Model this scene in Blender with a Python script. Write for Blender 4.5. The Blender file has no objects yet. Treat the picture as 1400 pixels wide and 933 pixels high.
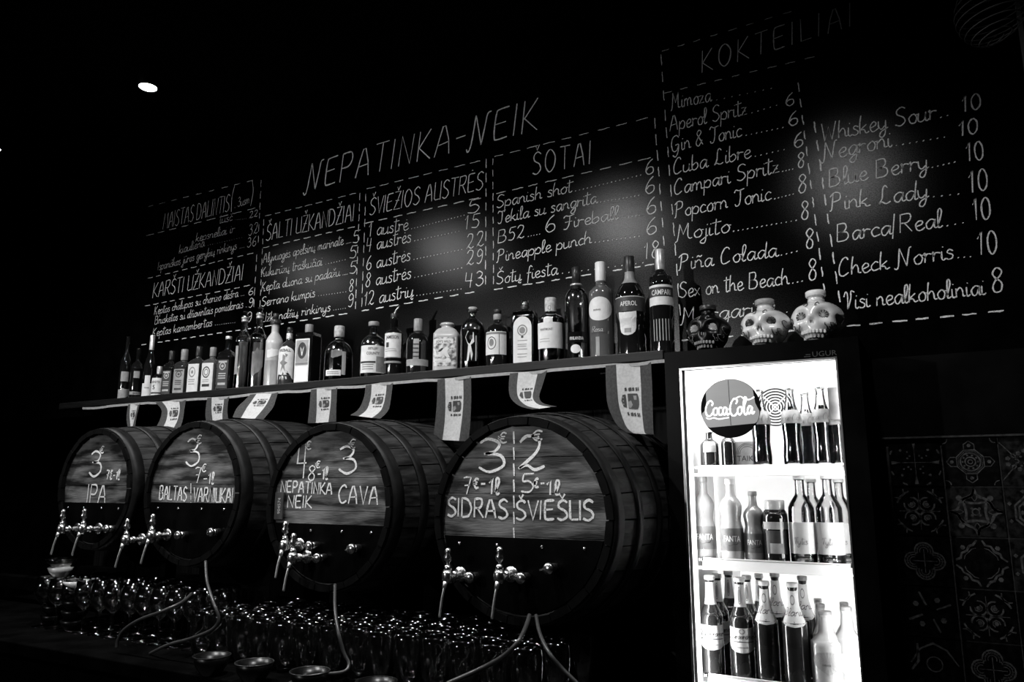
import bpy, math, random
from math import sin, cos, pi, radians, sqrt, atan2
from mathutils import Vector
random.seed(11)
SC = bpy.context.scene
COL = SC.collection
# ------------------------------------------------------------------ camera
F_PX = 1036.0; PITCH = radians(10.8); YAW = radians(29.25); D = 2.4
CAMP = Vector((0, -D, 1.5))
cam = bpy.data.cameras.new('camera'); camo = bpy.data.objects.new('camera', cam); COL.objects.link(camo)
camo.location = CAMP; camo.rotation_euler = (pi/2 + PITCH, 0, YAW)
cam.sensor_width = 36.0; cam.lens = 36.0*F_PX/1400.0; cam.clip_start = .02
SC.camera = camo
# ------------------------------------------------------------------ world + view
w = bpy.data.worlds.new('world'); SC.world = w; w.use_nodes = True
w.node_tree.nodes['Background'].inputs[0].default_value = (0, 0, 0, 1)
w.node_tree.nodes['Background'].inputs[1].default_value = 0
SC.view_settings.view_transform = 'Standard'; SC.view_settings.look = 'None'
SC.view_settings.exposure = 0.0; SC.view_settings.gamma = 1.0; SC.view_settings.use_curve_mapping = False
SC.cycles.max_bounces = 10; SC.cycles.transparent_max_bounces = 16
SC.cycles.caustics_reflective = False; SC.cycles.caustics_refractive = False
SC.cycles.sample_clamp_indirect = 4.0
# ------------------------------------------------------------------ light levels (room lamps and added front fill)
CEIL = 3.25
LAMP_Z = 2.84
DOWN_W = [64, 64, 66, 25]            # row of small hanging can lamps in front of the board
DOWN_X = [-3.23, -2.25, -1.27, -.24]
DOWN_Y = -.93
FRONT_FILL_W = 75                            # unseen spots added as front fill light
TRACK = [((-3.4, -3.3), (-2.6, 0, 1.85), 58), ((-2.4, -3.3), (-1.5, 0, 1.8), 56), ((-1.75, -3.1), (-.5, -.2, 1.85), 34)]
FRIDGE_W = 16.0
def lamp(name, kind, loc, energy, parent=None, rot=(0, 0, 0), **kw):
    l = bpy.data.lights.new(name, kind); l.energy = energy
    for k, v in kw.items(): setattr(l, k, v)
    o = bpy.data.objects.new(name, l); COL.objects.link(o); o.location = loc; o.rotation_euler = rot
    if parent: o.parent = parent
    return o
# ------------------------------------------------------------------ pixel -> place helpers (photo read-offs)
_fw = Vector((-sin(YAW)*cos(PITCH), cos(YAW)*cos(PITCH), sin(PITCH)))
_rt = Vector((cos(YAW), sin(YAW), 0)); _up = _rt.cross(_fw)
def ray(px, py): return _fw + _rt*((px-700)/F_PX) - _up*((py-466.5)/F_PX)
def at(px, py, Y):
    d = ray(px, py); return CAMP + d*((Y+D)/d.y)
def atz(px, py, Z):
    d = ray(px, py); return CAMP + d*((Z-CAMP.z)/d.z)
def dep(P): return (Vector(P)-CAMP).dot(_fw)
# ------------------------------------------------------------------ materials
def mat(name, c=.5, rough=.5, metal=0, noise=None, bump=None, spec=None, trans=0, emit=0, coat=0, ior=None, wood=None, alpha=None):
    m = bpy.data.materials.new(name); m.use_nodes = True
    nt = m.node_tree; b = nt.nodes['Principled BSDF']; I = b.inputs
    I['Base Color'].default_value = (c, c, c, 1); I['Roughness'].default_value = rough; I['Metallic'].default_value = metal
    if spec is not None: I['Specular IOR Level'].default_value = spec
    if trans: I['Transmission Weight'].default_value = trans
    if ior: I['IOR'].default_value = ior
    if coat: I['Coat Weight'].default_value = coat; I['Coat Roughness'].default_value = .05
    if emit: I['Emission Color'].default_value = (1, 1, 1, 1); I['Emission Strength'].default_value = emit
    tc = nt.nodes.new('ShaderNodeTexCoord')
    def noisetex(scale, detail=6, stretch=None):
        n = nt.nodes.new('ShaderNodeTexNoise'); n.inputs['Scale'].default_value = scale; n.inputs['Detail'].default_value = detail
        src = tc.outputs['Object']
        if stretch:
            mp = nt.nodes.new('ShaderNodeMapping'); mp.inputs['Scale'].default_value = stretch
            nt.links.new(src, mp.inputs[0]); src = mp.outputs[0]
        nt.links.new(src, n.inputs['Vector']); return n
    if noise:      # (scale, low, high, stretch, lo_pos, hi_pos)
        n = noisetex(noise[0], 8, noise[3] if len(noise) > 3 else None)
        r = nt.nodes.new('ShaderNodeValToRGB'); e = r.color_ramp.elements
        e[0].position = noise[4] if len(noise) > 4 else .35; e[1].position = noise[5] if len(noise) > 5 else .65
        e[0].color = (noise[1],)*3+(1,); e[1].color = (noise[2],)*3+(1,)
        nt.links.new(n.outputs[0], r.inputs[0]); nt.links.new(r.outputs[0], I['Base Color'])
    if bump:       # (scale, strength, distance)
        n = noisetex(bump[0], 4, bump[3] if len(bump) > 3 else None); bp = nt.nodes.new('ShaderNodeBump')
        bp.inputs['Strength'].default_value = bump[1]; bp.inputs['Distance'].default_value = bump[2]
        nt.links.new(n.outputs[0], bp.inputs['Height']); nt.links.new(bp.outputs[0], I['Normal'])
    return m
def thin_glass(name, tint=.97, edge=.5, rough=.02, boost=1.0):
    m = bpy.data.materials.new(name); m.use_nodes = True; nt = m.node_tree; nt.nodes.clear()
    o = nt.nodes.new('ShaderNodeOutputMaterial'); mx = nt.nodes.new('ShaderNodeMixShader')
    t = nt.nodes.new('ShaderNodeBsdfTransparent'); g = nt.nodes.new('ShaderNodeBsdfGlossy'); g.inputs['Roughness'].default_value = rough
    f = nt.nodes.new('ShaderNodeFresnel'); f.inputs[0].default_value = 1.5
    lw = nt.nodes.new('ShaderNodeLayerWeight'); lw.inputs[0].default_value = .35
    r = nt.nodes.new('ShaderNodeValToRGB'); e = r.color_ramp.elements
    e[0].position = .3; e[0].color = (tint,)*3+(1,); e[1].position = .95; e[1].color = (edge,)*3+(1,)
    nt.links.new(lw.outputs['Facing'], r.inputs[0]); nt.links.new(r.outputs[0], t.inputs[0])
    src = f.outputs[0]
    if boost != 1.0:
        mm = nt.nodes.new('ShaderNodeMath'); mm.operation = 'MULTIPLY'; mm.use_clamp = True; mm.inputs[1].default_value = boost; nt.links.new(src, mm.inputs[0]); src = mm.outputs[0]
    nt.links.new(src, mx.inputs[0]); nt.links.new(t.outputs[0], mx.inputs[1]); nt.links.new(g.outputs[0], mx.inputs[2])
    nt.links.new(mx.outputs[0], o.inputs[0]); return m
def dull(name, c, fac=.02, rough=.3, nscale=9, bump=None):
    """near-black paint: diffuse plus a weak sheen without long tails"""
    m = bpy.data.materials.new(name); m.use_nodes = True; nt = m.node_tree; nt.nodes.clear()
    o = nt.nodes.new('ShaderNodeOutputMaterial'); mx = nt.nodes.new('ShaderNodeMixShader'); d = nt.nodes.new('ShaderNodeBsdfDiffuse')
    g = nt.nodes.new('ShaderNodeBsdfGlossy'); g.distribution = 'BECKMANN'; g.inputs['Roughness'].default_value = rough
    n = nt.nodes.new('ShaderNodeTexNoise'); n.inputs['Scale'].default_value = nscale; n.inputs['Detail'].default_value = 6
    tc = nt.nodes.new('ShaderNodeTexCoord'); nt.links.new(tc.outputs['Object'], n.inputs['Vector'])
    r = nt.nodes.new('ShaderNodeValToRGB'); e = r.color_ramp.elements; e[0].position = .35; e[1].position = .65
    e[0].color = (c*.6,)*3+(1,); e[1].color = (c*1.5,)*3+(1,); nt.links.new(n.outputs[0], r.inputs[0]); nt.links.new(r.outputs[0], d.inputs[0])
    if bump:
        nb = nt.nodes.new('ShaderNodeTexNoise'); nb.inputs['Scale'].default_value = bump[0]; nt.links.new(tc.outputs['Object'], nb.inputs['Vector'])
        # grainy paint: the sheen itself varies grain by grain
        mr = nt.nodes.new('ShaderNodeMapRange'); mr.inputs[1].default_value = .35; mr.inputs[2].default_value = .65; mr.inputs[3].default_value = fac*.35; mr.inputs[4].default_value = fac*1.65
        nt.links.new(nb.outputs[0], mr.inputs[0]); nt.links.new(mr.outputs[0], mx.inputs[0])
    else: mx.inputs[0].default_value = fac
    nt.links.new(d.outputs[0], mx.inputs[1]); nt.links.new(g.outputs[0], mx.inputs[2]); nt.links.new(mx.outputs[0], o.inputs[0]); return m
M = dict(
 board=dull('chalkboard_paint', .0015, .03, .29, 9, (330,)),
 chalk=mat('chalk', .8, .95, noise=(420, .2, .95, None, .27, .5), spec=.1),
 chalk_b=mat('chalk_thick', .9, .95, noise=(300, .35, .95, None, .3, .5), spec=.1),
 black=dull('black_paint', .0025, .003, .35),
 blackwall=dull('dark_wall', .003, .004, .5),
 gloss=mat('black_gloss', .003, .3, spec=.3, noise=(12, .002, .004)),
 rubber=mat('black_rubber', .02, .6, noise=(20, .015, .03)),
 shelf=mat('shelf_wood', .01, .5, spec=.25, noise=(10, .003, .009, (1, 8, 8)), bump=(30, .3, .001, (1, 8, 8))),
 plank=mat('old_plank', .02, .7, spec=.2, noise=(7, .006, .03, (8, 8, 1)), bump=(25, .4, .002, (8, 8, 1))),
 stave=mat('barrel_stave', .03, .6, spec=.25, noise=(9, .004, .042, (7, 1, 7)), bump=(22, .35, .002, (7, 1, 7))),
 head=mat('barrel_head_wood', .1, .55, spec=.3, noise=(6, .008, .2, (1, 3, 5), .4, .66), bump=(30, .5, .002, (1, 3, 9))),
 headrim=mat('barrel_chime', .04, .6, noise=(12, .02, .05)),
 chime=mat('blackened_chime', .003, .7, spec=.05, noise=(14, .002, .006)),
 hoop=mat('hoop_iron', .01, .5, .3, spec=.2, noise=(18, .006, .02)),
 chrome=mat('chrome', .9, .24, 1.0, noise=(8, .85, .95)),
 satin=mat('satin_spout', .95, .42, 1.0, noise=(8, .9, .98)),
 steel=mat('brushed_steel', .5, .3, 1.0, noise=(30, .4, .55)),
 glass_f=thin_glass('fridge_bottle_glass', .93, .3, .05),
 glass=thin_glass('clear_glass', .96, .45, .09, 3.0),
 glass_t=thin_glass('tumbler_glass', .95, .6, .09, 3.2),
 dark=mat('dark_glass', .008, .06, coat=.6, noise=(7, .005, .012)),
 amber=mat('amber_liquor', .035, .08, coat=.6, noise=(5, .02, .05)),
 liquor=mat('brown_liquor', .10, .12, coat=.6, noise=(5, .07, .13)),
 pale=mat('pale_liquor', .42, .12, coat=.7, noise=(14, .28, .55, (1, 1, .4))),
 pale2=mat('grey_liquor', .26, .12, coat=.7, noise=(18, .16, .36, (1, 1, .5))),
 frost=mat('frosted_glass', .55, .35, coat=.3, noise=(10, .45, .62)),
 rumgrey=mat('pink_spirit', .11, .1, coat=.8, noise=(5, .09, .13)),
 label=mat('paper_label', .78, .6, noise=(40, .7, .82)),
 label_g=mat('grey_label', .34, .6, noise=(40, .27, .4)),
 label_c=mat('soda_label', .13, .6, noise=(40, .1, .16)),
 label_d=mat('dark_label', .03, .5, noise=(30, .02, .045)),
 label_m=mat('etched_label', .5, .5, noise=(70, .12, .8, None, .4, .6)),
 ink=mat('ink', .02, .6, noise=(30, .015, .03)),
 ink_g=mat('grey_ink', .22, .6, noise=(30, .18, .27)),
 white=mat('white_plastic', .82, .4, noise=(20, .78, .85)),
 cream=mat('white_ceramic', .74, .12, coat=.8, noise=(15, .66, .8)),
 foil=mat('foil', .75, .35, .5, noise=(60, .5, .9)),
 cork=mat('cork', .5, .7, noise=(90, .35, .6)),
 capg=mat('grey_cap', .3, .4, noise=(40, .24, .36)),
 capd=mat('dark_cap', .03, .35, noise=(30, .02, .04)),
 flagd=mat('flag_outer_stripe', .06, .85, spec=.1, noise=(150, .048, .07), bump=(500, .2, .0005)),
 flagl=mat('flag_middle_stripe', .5, .85, spec=.1, noise=(150, .45, .55), bump=(500, .2, .0005)),
 tape=mat('bunting_tape', .22, .8, noise=(80, .3, .4)),
 tile=mat('tile_glaze', .004, .3, spec=.3, noise=(60, .001, .008, None, .45, .7)),
 tile2=mat('tile_glaze_mottled', .01, .3, spec=.3, noise=(55, .003, .03, None, .4, .65)),
 tilep=mat('tile_pattern', .1, .5, spec=.2, noise=(90, .04, .14)),
 grout=mat('grout', .06, .9, spec=.1, noise=(60, .04, .08)),
 ceil=mat('ceiling_paint', .004, .9, spec=.05, noise=(5, .003, .005)),
 inner=mat('fridge_liner', .88, .5, noise=(9, .86, .9)),
 lampw=mat('lamp_glow', .9, .5, emit=90),
 tube=mat('fridge_light', .9, .5, emit=3.2),
 hose=mat('hose_plastic', .05, .35, noise=(12, .04, .06)),
 cola=mat('cola', .012, .08, coat=.5, noise=(7, .008, .016)),
 soda=mat('orange_soda', .3, .12, coat=.5, noise=(12, .25, .35)),
 milk=mat('pale_drink', .55, .15, coat=.5, noise=(12, .5, .6)),
 beer=mat('dark_beer', .02, .08, coat=.5, noise=(7, .012, .03)),
 signg=mat('sign_reflection_glow', .2, .3, emit=.16, noise=(4, .15, .24, (.3, .3, 3))), signw=mat('sign_letters_glow', .85, .4, emit=.8),  # sign emission stands in for fridge light coming through the sticker
 pane=thin_glass('door_pane', .98, .9, .01),
 trimw=mat('pale_trim', .6, .5, noise=(20, .45, .55)),
 floor=mat('floor_screed', .02, .5, noise=(4, .02, .045)),
 paper=mat('lantern_paper', .1, .8, noise=(40, .07, .12)),
)
# ------------------------------------------------------------------ object helpers
class MB:
    def __init__(s): s.v = []; s.f = []; s.mi = []; s.sm = []
    def add(s, vs, fs, m=0, smooth=False):
        n = len(s.v); s.v += [tuple(q) for q in vs]
        for f in fs: s.f.append([i+n for i in f]); s.mi.append(m); s.sm.append(smooth)
    def box(s, c, d, rz=0, m=0):
        x, y, z = d[0]/2, d[1]/2, d[2]/2; vs = []
        for i in (-1, 1):
            for j in (-1, 1):
                for k in (-1, 1):
                    a, b = i*x, j*y
                    vs.append((c[0]+a*cos(rz)-b*sin(rz), c[1]+a*sin(rz)+b*cos(rz), c[2]+k*z))
        s.add(vs, [(0, 1, 3, 2), (4, 6, 7, 5), (0, 4, 5, 1), (2, 3, 7, 6), (0, 2, 6, 4), (1, 5, 7, 3)], m)
    def lathe(s, prof, n=24, o=(0, 0, 0), m=0, sec=None, caps=True, smooth=True):
        vs = []
        for r, z in prof:
            for k in range(n):
                a = 2*pi*k/n
                if sec: x, y = sec(r, a)
                else: x, y = r*cos(a), r*sin(a)
                vs.append((o[0]+x, o[1]+y, o[2]+z))
        fs = []
        for i in range(len(prof)-1):
            for k in range(n):
                fs.append((i*n+k, i*n+(k+1) % n, (i+1)*n+(k+1) % n, (i+1)*n+k))
        s.add(vs, fs, m, smooth)
        if caps:
            b = len(s.v)-len(vs)
            s.f.append([b+k for k in range(n)][::-1]); s.mi.append(m); s.sm.append(False)
            s.f.append([b+(len(prof)-1)*n+k for k in range(n)]); s.mi.append(m); s.sm.append(False)
    def tube(s, pts, r, n=8, m=0, closed=False):
        P = [Vector(p) for p in pts]; N = len(P); vs = []
        up = None
        for i in range(N):
            t = (P[min(i+1, N-1)]-P[max(i-1, 0)])
            if closed: t = P[(i+1) % N]-P[i-1]
            t.normalize()
            if up is None: up = Vector((0, 0, 1)) if abs(t.z) < .9 else Vector((1, 0, 0))
            a = t.cross(up); a.normalize(); up = a.cross(t)
            rr = r[i] if isinstance(r, (list, tuple)) else r
            for k in range(n):
                th = 2*pi*k/n; vs.append(P[i]+(a*cos(th)+up*sin(th))*rr)
        fs = []
        for i in range(N if closed else N-1):
            j = (i+1) % N
            for k in range(n): fs.append((i*n+k, i*n+(k+1) % n, j*n+(k+1) % n, j*n+k))
        if not closed: fs += [tuple(range(n))[::-1], tuple((N-1)*n+k for k in range(n))]
        s.add(vs, fs, m, True)
    def cyl(s, p0, p1, r0, r1=None, n=16, m=0): s.tube([p0, p1], [r0, r1 if r1 is not None else r0], n, m)
    def ribbon(s, pts, w, conv, m=0, thick=None):
        """flat chalk stroke; pts are (u,v), conv maps them to a point"""
        P = [Vector((p[0], p[1])) for p in pts]
        Q = [P[0]]
        for p in P[1:]:
            if (p-Q[-1]).length > w*.15: Q.append(p)
        if len(Q) < 2: Q = [P[0], P[0]+Vector((w*.6, 0))]
        L = []
        for i in range(len(Q)):
            t = Q[min(i+1, len(Q)-1)]-Q[max(i-1, 0)]
            if t.length < 1e-9: t = Vector((1, 0))
            t.normalize(); nn = Vector((-t.y, t.x))
            ww = w*(.5+.12*random.uniform(-1, 1))
            if i in (0, len(Q)-1): ww *= .75
            L.append((Q[i]+nn*ww, Q[i]-nn*ww))
        vs = []
        for a, b in L: vs += [conv(a.x, a.y), conv(b.x, b.y)]
        s.add(vs, [(2*i, 2*i+1, 2*i+3, 2*i+2) for i in range(len(Q)-1)], m)
    def build(s, name, mats, parent=None, loc=None, bevel=0, auto=False):
        me = bpy.data.meshes.new(name); me.from_pydata(s.v, [], s.f)
        if not isinstance(mats, (list, tuple)): mats = [mats]
        for q in mats: me.materials.append(q)
        me.polygons.foreach_set('material_index', s.mi); me.polygons.foreach_set('use_smooth', s.sm); me.update()
        o = bpy.data.objects.new(name, me); COL.objects.link(o)
        if loc: o.location = loc
        if parent: o.parent = parent
        if bevel:
            b = o.modifiers.new('bevel', 'BEVEL'); b.width = bevel; b.segments = 2; b.limit_method = 'ANGLE'
        return o
def empty(name, loc, rz=0, parent=None):
    o = bpy.data.objects.new(name, None); COL.objects.link(o); o.location = loc; o.rotation_euler = (0, 0, rz); o.empty_display_size = .05
    if parent: o.parent = parent
    return o
def tag(o, label, cat, group=None):
    o['label'] = label; o['category'] = cat
    if group: o['group'] = group
    return o
def struct(o): o['kind'] = 'structure'; return o
def boxobj(name, lo, hi, m, parent=None, bevel=0):
    b = MB(); b.box([(a+c)/2 for a, c in zip(lo, hi)], [c-a for a, c in zip(lo, hi)]); return b.build(name, m, parent, bevel=bevel)
KIDS = {}
def copy_tree(o, loc, rz=None, label=None):
    c = o.copy(); COL.objects.link(c); c.location = loc
    if rz is not None: c.rotation_euler = (0, 0, rz)
    if label: c['label'] = label
    for ch in o.children:
        d = ch.copy(); COL.objects.link(d); d.parent = c
        for g in ch.children:
            e = g.copy(); COL.objects.link(e); e.parent = d
    return c
# ------------------------------------------------------------------ hand lettering (single-stroke alphabet)
G = {
'A': (.6, "0,0 .12,.55 .24,.95 .34,.97 .48,.5 .56,0;.1,.36 .52,.4"),
'B': (.55, "0,0 .02,1;~.02,.98 .35,.98 .42,.75 .3,.55 .05,.52;~.05,.52 .42,.48 .5,.22 .35,.02 0,0"),
'C': (.55, "~.52,.85 .38,1 .15,.88 0,.5 .1,.1 .3,0 .54,.15"),
'D': (.58, "0,0 0,1;~0,1 .35,.92 .55,.5 .38,.08 0,0"),
'E': (.5, "~.48,1 .1,.98 .02,.88 0,.5 .02,.1 .12,.02 .48,.04;.02,.52 .4,.55"),
'F': (.5, "0,0 .02,1;0,1 .5,1;.02,.55 .4,.55"),
'G': (.6, "~.52,.85 .35,1 .1,.85 0,.45 .15,.02 .4,.05 .5,.35;~.28,.38 .52,.4 .48,-.1 .3,-.35 .1,-.2"),
'H': (.55, "0,0 .02,1;.5,1 .5,0;.02,.5 .5,.52"),
'I': (.1, "0,0 .03,1"),
'K': (.5, "0,0 .02,1;.46,1 .04,.45 .52,.0"),
'L': (.45, "0,1 0,.02 .45,.04"),
'M': (.68, "0,0 .08,1 .32,.3 .56,1 .66,0"),
'N': (.55, "0,0 .04,1 .46,0 .54,1"),
'O': (.6, "~.3,1 .05,.78 .02,.3 .25,0 .5,.2 .56,.65 .3,1"),
'P': (.5, "0,0 .02,1;~.02,.98 .4,.98 .48,.72 .32,.5 .04,.48"),
'R': (.52, "0,0 .02,1;~.02,.98 .4,.98 .46,.74 .32,.52 .04,.5;.2,.5 .52,0"),
'S': (.5, "~.5,.88 .3,1 .08,.85 .1,.62 .38,.45 .48,.2 .25,0 0,.1"),
'T': (.55, "0,1 .56,1;.28,1 .26,0"),
'U': (.5, "0,1 0,.1 .08,.02 .4,.04;.48,1 .48,0"),
'V': (.5, "0,1 .25,0 .52,1"),
'W': (.75, "0,1 .15,0 .36,.75 .55,0 .75,1"),
'Z': (.5, "0,1 .48,1 .25,.5 0,0 .52,.02;.1,.5 .4,.5"),
'1T': (.5, "~0,.82 .1,1 .3,.92 .6,1;~.36,.95 .36,.4 .28,.05 .12,0 .04,.14"),
'1F': (.5, "~0,.82 .1,1 .3,.92 .6,1;~.36,.95 .34,.3 .22,-.05 .02,-.05;.1,.48 .5,.5"),
'1M': (.75, "~.0,-.1 .1,.0 .16,.5 .18,1;.18,1 .38,.35 .6,1;~.6,1 .6,.3 .66,.05 .8,.05"),
'1N': (.62, "~-.14,-.02 -.06,-.12 .04,.1 .1,1;.1,1 .42,0;~.42,0 .5,.6 .56,.95 .66,1"),
'#': (.66, "~-.14,-.02 -.06,-.12 .04,.1 .12,1;.12,1 .42,0;~.42,0 .5,.6 .56,.95 .68,1"),
'1L': (.55, "~.42,.85 .3,1 .2,.8 .16,.3 .02,.02 .15,.12 .35,0 .55,.1"),
'1C': (.5, "~.45,.85 .38,1 .2,.95 .03,.55 .05,.12 .22,0 .48,.15"),
'1K': (.5, "0,0 .06,1;~.48,1 .1,.5 .3,.3 .35,.02 .5,.05;-.05,.1 .0,.0"),
'1P': (.5, "~-.06,.0 .04,.1 .1,.95;~-.05,.8 .15,1 .42,.92 .4,.6 .1,.48"),
'1V': (.5, "~0,.7 .1,.98 .2,.8 .22,0;~.22,0 .38,.6 .4,1 .6,.92"),
'a': (.47, "~.4,.4 .22,.5 .04,.3 .08,.04 .24,.03 .4,.4;~.42,.48 .38,.12 .44,0 .54,.08"),
'b': (.43, "~.02,1 0,.4 .03,.06 .2,0 .38,.2 .28,.44 .04,.3"),
'c': (.38, "~.36,.42 .2,.5 .02,.28 .12,.02 .4,.1"),
'd': (.48, "~.4,.4 .22,.5 .04,.3 .08,.04 .24,.03 .4,.35;~.46,1 .4,.12 .46,0 .54,.08"),
'e': (.4, "~.03,.2 .3,.3 .32,.45 .18,.5 .03,.3 .1,.03 .25,0 .44,.12"),
'f': (.34, "~.38,.9 .25,1 .15,.8 .12,0 .1,-.3;0,.48 .32,.48"),
'g': (.46, "~.4,.4 .22,.5 .04,.3 .1,.04 .26,.05 .4,.4;~.42,.48 .38,-.2 .22,-.42 .05,-.3 .2,-.1 .5,.08"),
'h': (.44, "~.06,1 0,.5 0,0;~0,.26 .2,.5 .32,.35 .34,.06 .48,.05"),
'i': (.17, "~.02,.48 .02,.1 .1,0 .2,.08;.06,.68 .09,.72"),
'j': (.2, "~.12,.48 .1,-.2 0,-.42 -.15,-.3 .2,.05;.14,.68 .17,.72"),
'k': (.42, "~.06,1 0,.5 0,0;~.32,.46 .04,.22 .2,.18 .3,0 .46,.06"),
'l': (.2, "~0,.1 .18,.75 .13,1 .03,.85 .03,.12 .1,0 .22,.08"),
'm': (.66, "0,.48 0,0;~0,.3 .15,.5 .24,.35 .25,0;~.25,.3 .4,.5 .5,.35 .52,.06 .66,.06"),
'n': (.44, "0,.48 0,0;~0,.3 .18,.5 .31,.35 .33,.06 .46,.06"),
'o': (.42, "~.22,.5 .03,.3 .1,.03 .3,.03 .38,.28 .28,.48 .2,.48;~.36,.44 .46,.42"),
'p': (.43, "0,.5 -.03,-.42;~0,.3 .2,.5 .38,.32 .28,.03 0,.08"),
'r': (.33, "~-.02,.42 .04,.5 .02,.0;~.02,.25 .1,.42 .2,.46 .34,.42"),
's': (.34, "~.3,.42 .15,.5 .05,.38 .27,.2 .25,.03 .1,0 0,.06"),
't': (.28, "~.1,.95 .08,.12 .15,0 .28,.08;-.08,.72 .34,.76"),
'u': (.46, "~0,.48 0,.1 .12,0 .3,.12 .34,.4;~.36,.48 .34,.1 .4,0 .5,.08"),
'v': (.38, "~0,.46 .14,0 .34,.45 .42,.42"),
'w': (.55, "~0,.46 .12,0 .26,.4 .38,0 .54,.46"),
'x': (.38, "0,.48 .34,0;.34,.48 0,0"),
'y': (.44, "~0,.48 .02,.15 .16,.03 .32,.2;~.36,.48 .32,-.2 .18,-.42 .04,-.32 .15,-.1 .46,.08"),
'z': (.38, "0,.46 .3,.46 0,.0 .36,.03;.08,.22 .26,.24"),
'0': (.42, "~.2,1 .02,.7 .04,.2 .2,0 .38,.25 .38,.75 .2,1"),
'1': (.22, "0,.7 .17,1 .13,0"),
'2': (.46, "~.02,.8 .15,1 .38,.9 .32,.5 0,.02;~0,.04 .15,.12 .3,0 .48,.1"),
'3': (.42, "~.02,.88 .18,1 .36,.85 .28,.62 .1,.55;~.12,.56 .38,.5 .42,.2 .2,0 0,.16"),
'4': (.45, ".04,1 .0,.42 .42,.42;.36,.92 .3,-.05"),
'5': (.42, ".1,.98 .44,1;~.1,.98 .05,.6 .25,.62 .4,.35 .28,.03 0,.08"),
'6': (.42, "~.34,1 .12,.75 .0,.3 .15,0 .38,.12 .36,.42 .15,.48 .03,.3"),
'7': (.42, "0,.92 .14,.98 .4,.95 .16,0;.06,.5 .34,.52"),
'8': (.4, "~.36,.85 .2,1 .05,.82 .14,.6 .34,.35 .3,.05 .12,0 .02,.2 .12,.45 .32,.68 .36,.85"),
'9': (.4, "~.36,.75 .2,.98 .03,.75 .1,.5 .3,.55 .37,.8;~.37,.85 .34,.3 .2,0 .02,.08"),
'&': (.45, "~.45,.05 .2,.5 .05,.8 .2,1 .32,.8 .1,.5 .0,.2 .15,0 .42,.35"),
'€': (.45, "~.42,.85 .25,.95 .1,.6 .1,.3 .22,.02 .42,.12;0,.58 .34,.6;0,.38 .3,.4"),
'-': (.35, "0,.42 .34,.45"), '.': (.16, ".04,.03 .08,.06"), '/': (.2, "0,-.25 .1,1.1"),
'(': (.2, "~.18,1.3 .0,.7 .05,-.05"), ')': (.2, "~0,1.3 .12,.7 .0,-.05"), ':': (.15, ".04,.1 .08,.14;.04,.5 .08,.54"),
'|': (.1, "0,-.1 0,1.1"), '_': (.12, "0,0 .01,0"),
}
MARK = {'v': "-.1,.2 0,0 .14,.24", 'o': "0,.08 .04,.12", 'k': "~0,0 -.08,-.12 .04,-.2 .1,-.12", 'm': "-.12,.1 .14,.12", '~': "~-.14,.05 -.05,.14 .04,.06 .14,.14"}
COMP = {'Š': ('S', 'v'), 'Ž': ('Z', 'v'), 'š': ('s', 'v'), 'ž': ('z', 'v'), 'č': ('c', 'v'), 'ė': ('e', 'o'), 'Ė': ('E', 'o'), 'ū': ('u', 'm'),
        'ų': ('u', 'k'), 'į': ('i', 'k'), 'ñ': ('n', '~'), 'Ş': ('S', 'v')}
def catmull(P, n=5):
    if len(P) < 3: return P
    closed = P[0] == P[-1]
    out = []
    for i in range(len(P)-1):
        p1, p2 = P[i], P[i+1]
        p0 = P[i-1] if i else (P[-2] if closed else P[0]); p3 = P[i+2] if i+2 < len(P) else (P[1] if closed else P[-1])
        for k in range(n):
            t = k/n
            out.append(tuple(.5*((2*b)+(-a+c)*t+(2*a-5*b+4*c-d)*t*t+(-a+3*b-3*c+d)*t**3) for a, b, c, d in zip(p0, p1, p2, p3)))
    out.append(P[-1]); return out
def parse(sx, dx=0, dy=0, jit=.012):
    out = []
    for st in sx.split(';'):
        sm = st[0] == '~'; st = st.lstrip('~')
        P = [tuple(float(c) for c in q.split(',')) for q in st.split()]
        cl = P[0] == P[-1] and len(P) > 2
        P = [(x+dx+random.uniform(-jit, jit), y+dy+random.uniform(-jit, jit)) for x, y in P]
        if cl: P[-1] = P[0]
        out.append(catmull(P, 4) if sm else P)
    return out
def layout(text, style=0, slant=0, gap=.13):
    """-> strokes (units of cap height), total width. style 1 = script initials"""
    x = 0; S = []; prev = ' '
    for ch in text:
        if ch == ' ': x += .34; prev = ch; continue
        mk = None; base = ch
        if ch in COMP: base, mk = COMP[ch]
        key = base
        if style and base.isupper() and ('1'+base) in G: key = '1'+base
        wd, sx = G[key]
        g = gap if not (base.islower() and style) else .05
        S += parse(sx, x, 0)
        if mk:
            top = 1.08 if base.isupper() else .62
            if mk == 'k': S += parse(MARK[mk], x+wd*.75, 0)
            else: S += parse(MARK[mk], x+wd*.5, top)
        x += wd+g; prev = ch
    x -= gap
    return [[(a+b*slant, b) for a, b in s_] for s_ in S], max(x, .05)
def write(mb, text, p0, p1, hpx, Y, wd, style=0, slant=0, m=0, off=.0015, gap=.13):
    """letter `text` on the plane y=Y, from photo pixel p0 to p1 along the baseline, cap height hpx pixels at its middle"""
    a = at(p0[0], p0[1], Y); b = at(p1[0], p1[1], Y)
    mid = ((p0[0]+p1[0])/2, (p0[1]+p1[1])/2)
    H = (at(mid[0], mid[1]-hpx, Y)-at(mid[0], mid[1], Y)).z
    S, W = layout(text, style, slant, gap)
    kx = (b.x-a.x)/W; dz = (b.z-a.z)/(b.x-a.x) if abs(b.x-a.x) > 1e-6 else 0
    for s_ in S:
        pts = [(a.x+u*kx, a.z+u*kx*dz+v*H) for u, v in s_]
        mb.ribbon(pts, wd, lambda u, v: (u, Y-off, v), m)
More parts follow.
